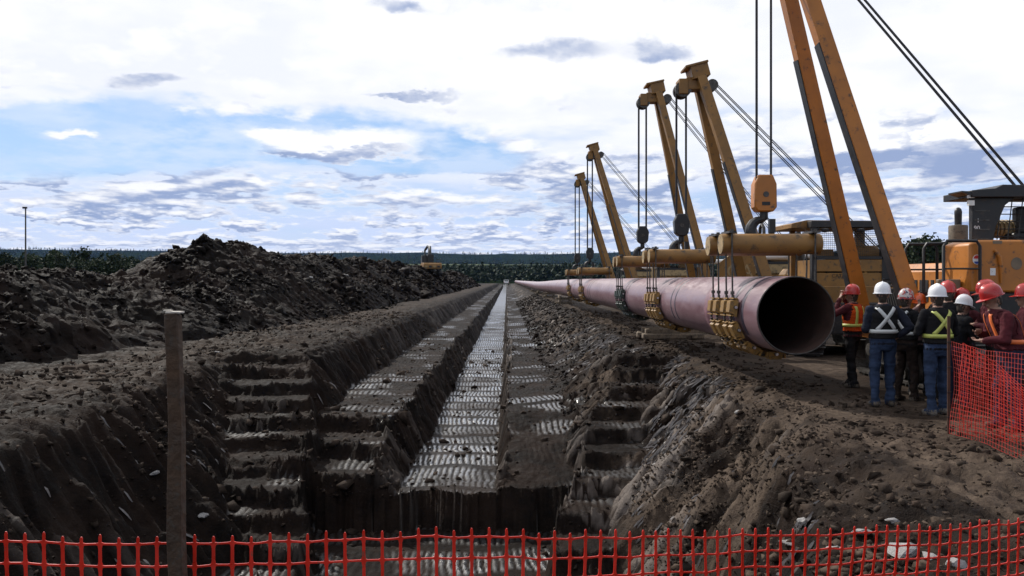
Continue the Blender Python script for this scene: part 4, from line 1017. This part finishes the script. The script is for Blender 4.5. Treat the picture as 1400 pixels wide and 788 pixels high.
# ------------------------------------------------------------------ safety nets
def polyline(pts, step):
    out = []; acc = 0.; pts = [np.array(p, float) for p in pts]
    L = [0]
    for a, b in zip(pts, pts[1:]): L.append(L[-1] + math.hypot(*(b - a)[:2]))
    n = int(L[-1] / step); P = np.array(pts)
    s = np.arange(n + 1) * step
    return np.stack([np.interp(s, L, P[:, k]) for k in range(P.shape[1])], -1)
def net(name, pts, px_, pz_, wn, wt, th, label, droop, seed, spike=.0, bulge=.03, material='netred'):
    """pts: (x, y, ztop, zbottom) along the run; flat plastic strands with fat knots"""
    r = np.random.default_rng(seed)
    C = polyline(pts, px_); n = len(C); V = []; F = []
    hmax = max(c[2] - c[3] for c in C); rows = int(round(hmax / pz_))
    tang = np.gradient(C[:, :2], axis=0); tang /= np.linalg.norm(tang, axis=1)[:, None]
    nor = np.stack([-tang[:, 1], tang[:, 0]], -1)
    s = np.arange(n) * px_
    lo = np.array(vnoise(s * 1.7, s * 0, seed)) * .03 + np.array(vnoise(s * 6, s * 0, seed + 1)) * .010
    G = np.zeros((n, rows + 1, 3))
    for j in range(rows + 1):
        f = j / rows
        z = C[:, 2] - (C[:, 2] - C[:, 3]) * f + lo * (1 - f) * droop + r.normal(0, .0018, n)
        b = bulge * np.array(vnoise(s * .9, s * 0 + f * 2.2, seed + 5)) * 2 + .008 * np.array(vnoise(s * 5, s * 0 + f * 9, seed + 6))
        G[:, j, 0] = C[:, 0] + nor[:, 0] * b + tang[:, 0] * .007 * vnoise(s * 2, s * 0 + f * 5, seed + 9) * 2
        G[:, j, 1] = C[:, 1] + nor[:, 1] * b + tang[:, 1] * .007 * vnoise(s * 2, s * 0 + f * 5, seed + 9) * 2
        G[:, j, 2] = z
    V = []; F = []
    def strip(p, q, side, w0, wm, w1, nrm):
        o = len(V); m = (p + q) / 2
        for c, w in ((p, w0), (p * .78 + q * .22, wm), (p * .22 + q * .78, wm), (q, w1)):
            V.extend([c - side * w / 2 - nrm * th / 2, c + side * w / 2 - nrm * th / 2, c + side * w / 2 + nrm * th / 2, c - side * w / 2 + nrm * th / 2])
        for k in range(3):
            a = o + 4 * k
            for e in range(4): F.append((a + e, a + (e + 1) % 4, a + 4 + (e + 1) % 4, a + 4 + e))
        F.append((o, o + 1, o + 2, o + 3)); F.append((o + 15, o + 14, o + 13, o + 12))
    for i in range(n):
        t3 = np.array([tang[i, 0], tang[i, 1], 0]); n3 = np.array([nor[i, 0], nor[i, 1], 0]); up = np.array([0, 0, 1.])
        for j in range(rows):
            strip(G[i, j], G[i, j + 1], t3, wn, wt * 1.25, wn, n3)
        if spike: strip(G[i, 0] + up * spike * r.uniform(.75, 1.1), G[i, 0], t3, wt * .5, wt * 1.1, wn, n3)
        if i < n - 1:
            for j in range(rows + 1): strip(G[i, j], G[i + 1, j], up, wn * .8, wt * .72, wn * .8, n3)
    me = bpy.data.meshes.new(name); me.from_pydata([tuple(v) for v in V], [], F); me.materials.append(M[material])
    o = bpy.data.objects.new(name, me); COL.objects.link(o); return tag(o, label, 'safety net')
near_path = [(-3.2, 1.98, 1.22, .03), (-1.35, 1.97, 1.225, .03), (-.3, 2.0, 1.20, .03), (.05, 2.08, 1.178, .03), (.35, 2.2, 1.14, .03), (.66, 2.36, 1.103, .03), (1.2, 2.57, 1.052, .03), (1.77, 2.76, 1.01, .03), (3.4, 3.3, .98, .05)]
net('safety_net', near_path, .0452, .054, .0125, .0062, .0026, 'bright red open-mesh net across the bottom of the picture', .8, 3, spike=.022)
zb = lambda x, y: gz(x, y) + .01
right_path = [(5.30, 9.60, 1.12, zb(5.30, 9.6)), (5.31, 8.9, 1.07, zb(5.31, 8.9)), (5.33, 8.3, 1.09, zb(5.33, 8.3)), (5.35, 7.0, 1.1, zb(5.35, 7)), (5.38, 5.2, 1.1, zb(5.38, 5.2))]
M['netpink'] = mat('sun-faded red net', (.38, .04, .03), .4, var=.15, scale=8, coat=.2)
net('safety_net', right_path, .050, .052, .0085, .0046, .0025, 'fine red mesh net panel in front of the workers at right', .3, 8, bulge=.05, material='netpink')
loose = [(5.42, 9.58, 1.10, zb(5.42, 9.58)), (5.62, 9.2, .9, zb(5.6, 9.2)), (5.78, 8.75, .55, zb(5.78, 8.75)), (5.84, 8.45, .22, zb(5.84, 8.45))]
net('safety_net', loose, .046, .05, .010, .006, .003, 'slack second layer of red mesh drooping behind the right net panel', .4, 12, bulge=.08, material='netred')
p = empty('fence_post', (5.29, 9.63, gz(5.29, 9.63)), 0, 'thin rusty steel post at the left edge of the right net panel', 'post')
MB().box((0, 0, .66), (.035, .006, 1.5)).box((0, .017, .66), (.006, .034, 1.5)).build('post_shaft', mat('rusty steel', (.09, .045, .03), .8, .3, dirt=.3), p)
for k in range(4): MB().box((0, -.008, .2 + k * .3), (.05, .012, .012)).build('wire_tie', M['black'], p)
p = empty('wooden_stake', (-.768, 1.925, gz(-.775, 1.925) - .115), 0, 'rough brown wooden stake standing in front of the near net at left', 'stake')
mb = MB(); n = 14
for k in range(n + 1):
    z = 1.885 * k / n; cx = -.028 * k / n + .003 * math.sin(k * 1.7); w = .0165 - .0012 * math.sin(k * 1.1)
    mb.v += [(cx - w, -w, z), (cx + w, -w, z + (.004 if k == n else 0)), (cx + w, w, z - (.004 if k == n else 0)), (cx - w, w, z)]
for k in range(n):
    a = k * 4
    for e in range(4): mb.f.append((a + e, a + (e + 1) % 4, a + 4 + (e + 1) % 4, a + 4 + e)); mb.mi.append(0)
mb.f += [(3, 2, 1, 0), (n * 4, n * 4 + 1, n * 4 + 2, n * 4 + 3)]; mb.mi += [0, 0]
so = mb.build('stake_shaft', M['stake'], p, .003)
mb = MB().box((-.026, 0, 1.889), (.034, .030, .004)).box((-.043, .0, 1.893), (.018, .012, .003)); mb.build('glint_chip', mat('stake top chip with glint', (.55, .5, .44), .6, var=.3, scale=60), p)  # top chip coloured near white for the light it reflects

# ------------------------------------------------------------------ people
def cone_mesh(mb_v, mb_f, p0, p1, r0, r1, n=12, sy=1):
    p0, p1 = Vector(p0), Vector(p1); ax = (p1 - p0); L = ax.length; ax = ax.normalized() if L > 1e-5 else Vector((0, 0, 1))
    a = ax.orthogonal().normalized(); b = ax.cross(a); rings = []
    for t in (-90, -60, -30, 0): rings.append((p0 + ax * r0 * math.sin(R(t)), r0 * max(math.cos(R(t)), .02)))
    rings.append(((p0 + p1) / 2, (r0 + r1) / 2))
    for t in (0, 30, 60, 90): rings.append((p1 + ax * r1 * math.sin(R(t)), r1 * max(math.cos(R(t)), .02)))
    o = len(mb_v)
    for c, r in rings:
        for k in range(n):
            q = 2 * math.pi * k / n; mb_v.append(c + (a * math.cos(q) + b * math.sin(q)) * r)
    for i in range(len(rings) - 1):
        for k in range(n): mb_f.append((o + i * n + k, o + i * n + (k + 1) % n, o + (i + 1) * n + (k + 1) % n, o + (i + 1) * n + k))
    mb_f.append(tuple(o + k for k in reversed(range(n)))); mb_f.append(tuple(o + (len(rings) - 1) * n + k for k in range(n)))
def loft(mb_v, mb_f, rings, n=20):
    """rings: (centre, rx, ry, tilt matrix or None)"""
    o = len(mb_v)
    for c, rx, ry in rings:
        for k in range(n):
            q = 2 * math.pi * k / n; cx, sx = math.cos(q), math.sin(q)
            e = .82; mb_v.append(Vector(c) + Vector((rx * math.copysign(abs(cx) ** e, cx), ry * math.copysign(abs(sx) ** e, sx), 0)))
    for i in range(len(rings) - 1):
        for k in range(n): mb_f.append((o + i * n + k, o + i * n + (k + 1) % n, o + (i + 1) * n + (k + 1) % n, o + (i + 1) * n + k))
    mb_f.append(tuple(o + k for k in reversed(range(n)))); mb_f.append(tuple(o + (len(rings) - 1) * n + k for k in range(n)))
def cloth(name, col, var=.3, rough=.9, scale=5, bump=.5):
    return mat(name, col, rough, var=var, scale=scale, bump=bump, bscale=14, spec=.15, dirt=.2, dirtcol=tuple(c * .6 for c in col))
M['skin'] = mat('skin', (.25, .135, .095), .55, var=.1, scale=12); M['hair'] = mat('dark hair', (.03, .022, .016), .7)
M['jeans'] = cloth('blue denim', (.024, .038, .075)); M['jeans_dark'] = cloth('dark denim', (.018, .026, .05)); M['trousers'] = cloth('black trousers', (.014, .013, .014)); M['brown'] = cloth('brown trousers', (.022, .015, .0125))
M['blackj'] = cloth('black jacket', (.010, .010, .012)); M['navy'] = cloth('navy work shirt', (.017, .020, .032)); M['maroon'] = cloth('maroon jacket', (.075, .017, .022)); M['greyj'] = cloth('grey-pink shirt', (.14, .09, .09))
M['boot'] = mat('work boot', (.035, .025, .018), .8, var=.3, dirt=.5, dirtcol=(.10, .08, .06)); M['boot_grey'] = mat('muddy grey boot', (.13, .115, .10), .8, var=.3, dirt=.4)
M['vest_or'] = cloth('orange vest', (.50, .065, .010), .15); M['vest_bk'] = cloth('black vest', (.012, .012, .013)); M['tape_y'] = mat('yellow-green tape', (.46, .50, .12), .5, var=.1); M['tape_s'] = mat('silver tape', (.50, .52, .52), .4, var=.1)
M['tape_o'] = mat('orange tape', (.70, .16, .04), .5, var=.1); M['cap_w'] = mat('white helmet', (.74, .75, .78), .3, var=.04, coat=.3); M['cap_r'] = mat('red helmet', (.42, .022, .02), .32, var=.1, coat=.3, dirt=.12); M['cap_o'] = mat('orange helmet', (.62, .09, .015), .32, var=.08, coat=.3)
def pattern_mat():
    m = bpy.data.materials.new('red and white sticker helmet'); m.use_nodes = True; t = NT(m.node_tree); p = t.n['Principled BSDF']
    v = t.node('ShaderNodeTexCoord').outputs['Object']; c = t.mix(t.ss(t.noise(v, 14, 2), .47, .53), (.40, .05, .04), (.55, .5, .48)); c = t.mix(t.ss(t.noise(v, 22, 2), .58, .6), c, (.06, .05, .09))
    t.l.new(c, p.inputs['Base Color']); p.inputs['Roughness'].default_value = .35; return m
M['cap_p'] = pattern_mat(); M['eye'] = mat('eye', (.03, .02, .02), .2)

def person(px, d, ztop, face, label, top, pants, cap, vest=None, tape=None, arms=('down', 'down'), boots='boot', step=.1, bow=0, lean=0, headturn=0, yaw_px=None, build=1.0, cross=True):
    """face: degrees, 0 = looking away from the camera (+Y), 90 = to the left, -90 = to the right. ztop: helmet top above ground datum"""
    X = (px - 693) / 1100 * d; g = gz(X, d); k = (ztop - g) / 1.80
    V = []; F = []; REG = []
    def mark(r):
        while len(REG) < len(V): REG.append(r)
    W = build
    # legs
    for s in (-1, 1):
        fy = step * s * .5
        hip = (s * .095, 0, .93); knee = (s * .115, fy * .6 + .035, .50); ank = (s * .125, fy, .10)
        cone_mesh(V, F, hip, knee, .098 * W, .072 * W); cone_mesh(V, F, knee, ank, .072 * W, .060 * W); cone_mesh(V, F, (s * .125, fy, .13), (s * .125, fy, .07), .068, .07); mark('pants')
        cone_mesh(V, F, (s * .125, fy - .045, .045), (s * .14, fy + .15, .035), .047, .040); cone_mesh(V, F, (s * .125, fy, .09), (s * .125, fy - .02, .05), .052, .052); mark('boots')
    # trunk, bowed forward a little if asked
    def bend(z): return (max(0, z - 1.0) ** 1.3) * bow, (max(0, z - 1.0)) * lean
    rings = []
    for z, rx, ry in ((.82, .13, .10), (.90, .175, .125), (.97, .178, .128)): rings.append(((0, .0, z), rx * W, ry * W))
    loft(V, F, rings); mark('pants')
    rings = []
    for z, rx, ry in ((.93, .182, .132), (1.02, .178, .13), (1.12, .172, .128), (1.24, .188, .138), (1.35, .20, .138), (1.42, .185, .122), (1.47, .125, .095), (1.50, .075, .075)):
        b, l = bend(z); rings.append(((l, b, z), rx * W, ry * W))
    loft(V, F, rings); mark('torso')
    b, l = bend(1.5); hb = Vector((l, b + .015 + bow * .06, 1.60)); 
    cone_mesh(V, F, (l, b - .005, 1.46), (hb.x, hb.y - .01, 1.56), .062, .056); mark('skin')
    ht = Matrix.Rotation(R(headturn), 3, 'Z') @ Matrix.Rotation(-bow * .9, 3, 'X')
    def hp(x, y, z): return hb + ht @ Vector((x, y, z))
    for p0, p1, r0, r1 in (((0, -.012, .065), (0, .018, .045), .088, .084), ((0, .02, .0), (0, .05, -.055), .070, .043), ((0, .094, .015), (0, .114, -.012), .010, .014), ((-.028, .092, .045), (.028, .092, .045), .014, .014),
                           ((-.02, .09, -.035), (.02, .09, -.035), .010, .010), ((-.076, -.0, .0), (-.084, -.012, .03), .014, .018), ((.076, -.0, .0), (.084, -.012, .03), .014, .018)):
        cone_mesh(V, F, hp(*p0), hp(*p1), r0, r1, 10)
    mark('skin')
    cone_mesh(V, F, hp(0, -.04, .03), hp(0, -.045, -.025), .074, .058, 10); mark('hair')
    # arms with hands
    def arm(s, pose):
        b, l = bend(1.41); sh = Vector((l + s * .185 * W, b, 1.41))
        if pose == 'down': el, wr, hd = sh + Vector((s * .06, -.02, -.29)), sh + Vector((s * .075, .05, -.54)), Vector((0, .1, -1))
        elif pose == 'hip': el, wr, hd = sh + Vector((s * .17, -.10, -.24)), Vector((s * .215, .015, 1.02)), Vector((-s * .55, .35, -.55))
        elif pose == 'front': el, wr, hd = sh + Vector((s * .05, .03, -.28)), sh + Vector((-s * .06, .24, -.30)), Vector((-s * .8, .5, 0))
        elif pose == 'fold': el, wr, hd = sh + Vector((s * .09, .03, -.27)), sh + Vector((-s * .08, .21, -.21)), Vector((-s * .9, .2, .1))
        elif pose == 'face': el, wr, hd = sh + Vector((s * .14, .17, -.12)), hb + Vector((s * .06, .20, -.04)), Vector((-s * .3, -.15, .8))
        elif pose == 'point': el, wr, hd = sh + Vector((s * .04, .12, -.25)), sh + Vector((-s * .02, .36, -.20)), Vector((0, 1, .05))
        cone_mesh(V, F, sh, el, .072 * W, .055 * W); cone_mesh(V, F, el, wr - (wr - el).normalized() * .02, .055 * W, .042 * W); mark('sleeve')
        hd = hd.normalized(); side = hd.cross(Vector((0, 0, 1))); side = side.normalized() if side.length > .2 else Vector((0, 1, 0)); pal = hd.cross(side)
        # fingers curl toward the palm side
        cone_mesh(V, F, wr, wr + hd * .03, .028, .03, 8)
        for q in (-.026, -.009, .009, .026): cone_mesh(V, F, wr + hd * .035 + side * q * .6, wr + hd * .085 + side * q, .019, .014, 8)
        for q, ln in ((-.030, .055), (-.010, .070), (.011, .075), (.031, .064)):
            f0 = wr + hd * .088 + side * q; f1 = f0 + hd * ln * .55 - pal * .008; f2 = f1 + hd * ln * .40 - pal * .026
            cone_mesh(V, F, f0, f1, .0105, .0098, 8); cone_mesh(V, F, f1, f2, .0098, .0085, 8)
        t0 = wr + hd * .035 + side * .028; t1 = t0 + hd * .035 + side * .028 - pal * .01; t2 = t1 + hd * .032 + side * .006 - pal * .012
        cone_mesh(V, F, t0, t1, .014, .0115, 8); cone_mesh(V, F, t1, t2, .0115, .010, 8); mark('skin')
    arm(-1, arms[0]); arm(1, arms[1])
    me = bpy.data.meshes.new('raw'); me.from_pydata([tuple(v) for v in V], [], F)
    o = bpy.data.objects.new('raw', me); COL.objects.link(o)
    rm = o.modifiers.new('r', 'REMESH'); rm.mode = 'VOXEL'; rm.voxel_size = .0105; rm.use_smooth_shade = True
    sm_ = o.modifiers.new('s', 'SMOOTH'); sm_.iterations = 3; sm_.factor = .45
    dg = bpy.context.evaluated_depsgraph_get(); body = bpy.data.meshes.new_from_object(o.evaluated_get(dg)); bpy.data.objects.remove(o); bpy.data.meshes.remove(me)
    kd = kdtree.KDTree(len(V))
    for i, v in enumerate(V): kd.insert(v, i)
    kd.balance()
    nv = len(body.vertices); co = np.empty(nv * 3, np.float32); body.vertices.foreach_get('co', co); co = co.reshape(-1, 3)
    nrm = np.empty(nv * 3, np.float32); body.vertices.foreach_get('normal', nrm); nrm = nrm.reshape(-1, 3)
    reg = [REG[kd.find(c)[1]] for c in co]
    # cloth folds: low ripples on sleeves, trunk and trousers
    wts = np.array([{'pants': .010, 'sleeve': .008, 'torso': .008}.get(r, 0) for r in reg])
    fold = fbm(co[:, 0] * 9 + co[:, 1] * 7 + px, co[:, 2] * 13, 3, int(px)) 
    low = np.array([1.6 if (r == 'pants' and c[2] < .3) else 1. for r, c in zip(reg, co)])
    co = co + nrm * (wts * fold * low)[:, None]; body.vertices.foreach_set('co', co.astype(np.float32).ravel())
    mats = [M[top], M[pants], M['skin'], M[boots], M['hair']]; mi = {'torso': 0, 'sleeve': 0, 'pants': 1, 'skin': 2, 'boots': 3, 'hair': 4}
    body.materials.clear()
    for m in mats: body.materials.append(m)
    idx = [mi[reg[p.vertices[0]]] for p in body.polygons]; body.polygons.foreach_set('material_index', idx); body.polygons.foreach_set('use_smooth', [True] * len(body.polygons)); body.update()
    T = empty('person', (X, d, g), R(face), label, 'person', 'workers watching by the pipe end'); T.scale = (k, k, k)
    bo = inst('body', body, T)
    # helmet
    h = MB(); n = 28
    prof = [(1.0, .0), (1.0, .02), (.985, .05), (.93, .085), (.80, .118), (.58, .143), (.3, .158), (.02, .163)]
    vs = []; fs = []
    def hrow(f):
        o = len(vs)
        for q in range(n): vs.append(f(2 * math.pi * q / n))
        return o
    rows = [hrow(lambda a: (.112 * 1.14 * math.cos(a), .134 * 1.10 * math.sin(a) + (.050 if math.sin(a) > .2 else .0) * max(0, math.sin(a)) ** 2, -.012 - .012 * max(0, math.sin(a)))),
            hrow(lambda a: (.112 * 1.14 * math.cos(a), .134 * 1.10 * math.sin(a) + .050 * max(0, math.sin(a)) ** 2, -.004 - .010 * max(0, math.sin(a))))]
    for q, z in prof: rows.append(hrow(lambda a, q=q, z=z: (.112 * q * math.cos(a), .134 * q * math.sin(a), z + (.010 * (1 - q ** 2) if abs(math.cos(a)) < .25 else 0))))
    for a0, b0 in zip(rows, rows[1:]):
        for q in range(n): fs.append((a0 + q, a0 + (q + 1) % n, b0 + (q + 1) % n, b0 + q))
    fs.append(tuple(rows[-1] + q for q in range(n)))
    h.add([hp(x, y - .005, z + .062) for x, y, z in vs], fs); h.build('helmet', M[cap], T, angle=50)
    MB().tube(hp(-.030, .105, .028), hp(-.030, .098, .028), .010, n=8).tube(hp(.030, .105, .028), hp(.030, .098, .028), .010, n=8).build('eyes', M['eye'], T)
    if vest:
        sel = []
        for p in body.polygons:
            ok = True
            for v in p.vertices:
                c = co[v]; b_, l_ = bend(c[2])
                if reg[v] != 'torso' or c[2] < 1.0 or c[2] > 1.475 or (abs(c[0] - l_) > .178 * W and c[2] > 1.16): ok = False; break
            if ok: sel.append(tuple(p.vertices))
        used = {}; vs = []; fs = []
        for f in sel:
            r_ = []
            for v in f:
                if v not in used: used[v] = len(vs); vs.append(tuple(co[v] + nrm[v] * .013))
                r_.append(used[v])
            fs.append(r_)
        vm = bpy.data.meshes.new('vest'); vm.from_pydata(vs, [], fs); vm.materials.append(M[vest]); vm.polygons.foreach_set('use_smooth', [True] * len(vm.polygons))
        vo = inst('vest', vm, T); sdm = vo.modifiers.new('thick', 'SOLIDIFY'); sdm.thickness = .008
        def surf(x, z, sgn):
            zz, rx, ry = zip(*[(q[0][2], q[1], q[2]) for q in rings]); rx, ry = np.interp(z, zz, rx), np.interp(z, zz, ry); b_, l_ = bend(z)
            cc = min(abs(x / rx), .985) ** (1 / .82); return Vector((x + l_, b_ + sgn * (ry * math.sqrt(1 - cc * cc) ** .82 + .021), z))
        def ribbon(L):
            vs = []; fs = []
            for p_, q_ in L: vs += [p_, q_]
            for i in range(len(L) - 1): fs.append((2 * i, 2 * i + 1, 2 * i + 3, 2 * i + 2))
            m_ = bpy.data.meshes.new('reflective_tape'); m_.from_pydata([tuple(v) for v in vs], [], fs); m_.materials.append(M[tape]); m_.polygons.foreach_set('use_smooth', [True] * len(fs))
            ro = inst('reflective_tape', m_, T); q = ro.modifiers.new('thick', 'SOLIDIFY'); q.thickness = .005; q.offset = 0
        def back(p0, p1, dr):
            a = Vector((p1[0] - p0[0], p1[1] - p0[1])); ac = Vector((-a.y, a.x)).normalized() * .026; L = []
            for i in range(15):
                m_ = Vector(p0) + a * i / 14; L.append((surf(m_.x - ac.x, m_.y - ac.y, dr[1]), surf(m_.x + ac.x, m_.y + ac.y, dr[1])))
            ribbon(L)
        if cross:
            back((-.125, 1.455), (.125, 1.13), (0, -1, 0)); back((.125, 1.455), (-.125, 1.13), (0, -1, 0))
        else:
            for s in (-1, 1): back((s * .10, 1.44), (s * .10, 1.12), (0, -1, 0))
        for s in (-1, 1): back((s * .10, 1.44), (s * .10, 1.12), (0, 1, 0))
        b_, l_ = bend(1.1)
        def belt(a, z):
            ca, sa = math.cos(a), math.sin(a); zz, rx, ry = zip(*[(q[0][2], q[1], q[2]) for q in rings]); rx, ry = np.interp(z, zz, rx) + .02, np.interp(z, zz, ry) + .02
            return Vector((rx * math.copysign(abs(ca) ** .82, ca) + bend(z)[1], ry * math.copysign(abs(sa) ** .82, sa) + bend(z)[0], z))
        ribbon([(belt(a, 1.078), belt(a, 1.132)) for a in np.linspace(0, 2 * math.pi, 41)])
    return T
person(1166, 13.9, 1.75, 35, 'worker in orange vest and red helmet beside the open pipe end', 'maroon', 'trousers', 'cap_r', 'vest_or', 'tape_y', ('face', 'face'), step=.22, cross=False)
person(1207, 11.7, 1.80, -4, 'worker in white helmet with silver-crossed back and hand on hip', 'navy', 'jeans', 'cap_w', 'vest_bk', 'tape_s', ('front', 'hip'), step=.10, headturn=-20)
person(1238, 12.35, 1.70, -70, 'worker in red and white patterned helmet behind the silver-crossed one', 'blackj', 'brown', 'cap_p', 'vest_bk', 'tape_s', ('down', 'fold'), headturn=10)
person(1257, 12.9, 1.62, 160, 'worker in orange helmet facing us with hand near the face', 'greyj', 'trousers', 'cap_o', None, None, ('fold', 'face'))
person(1282, 11.1, 1.77, 3, 'worker in white helmet with yellow-green crossed back and blue jeans', 'blackj', 'jeans', 'cap_w', 'vest_bk', 'tape_y', ('fold', 'fold'), boots='boot_grey', step=.14)
person(1307, 11.6, 1.62, -80, 'worker in white helmet turned right behind the rusty post', 'blackj', 'jeans_dark', 'cap_w', None, None, ('fold', 'front'), bow=.25)
person(1296, 12.0, 1.82, -20, 'worker in red helmet, farther left of the two behind white helmets', 'blackj', 'trousers', 'cap_r', None, None, ('fold', 'fold'))
person(1315, 12.05, 1.71, -50, 'worker in red helmet just right behind the rightmost white helmet', 'maroon', 'trousers', 'cap_r', None, None, ('fold', 'fold'))
person(1362, 11.3, 1.83, 70, 'worker in red helmet behind the one in maroon jacket', 'maroon', 'trousers', 'cap_r', None, None, ('fold', 'point'), bow=.2)
person(1381, 9.9, 1.79, 80, 'worker in maroon jacket and red helmet looking down behind the right net', 'maroon', 'jeans_dark', 'cap_r', 'maroon', 'tape_o', ('front', 'fold'), bow=.38, build=1.1, cross=False)
person(1404, 10.9, 1.78, 60, 'worker in red helmet cut off by the right picture edge', 'maroon', 'brown', 'cap_r', None, None, ('fold', 'fold'))
# end stakes that hold the nets, just outside the picture
for (x, y, h, lab) in ((3.42, 3.32, 1.15, 'wooden stake at the right end of the near red net'), (5.39, 5.16, 1.25, 'wooden stake at the near end of the right net panel'), (-3.22, 1.96, 1.35, 'wooden stake at the left end of the near red net')):
    p = empty('wooden_stake', (x, y, gz(x, y) - .1), .3, lab, 'stake')
    MB().prism([(-.02, 0), (.02, 0), (.019, h), (-.018, h + .01)], 'y', -.019, .019).build('stake_shaft', M['stake'], p, .003)
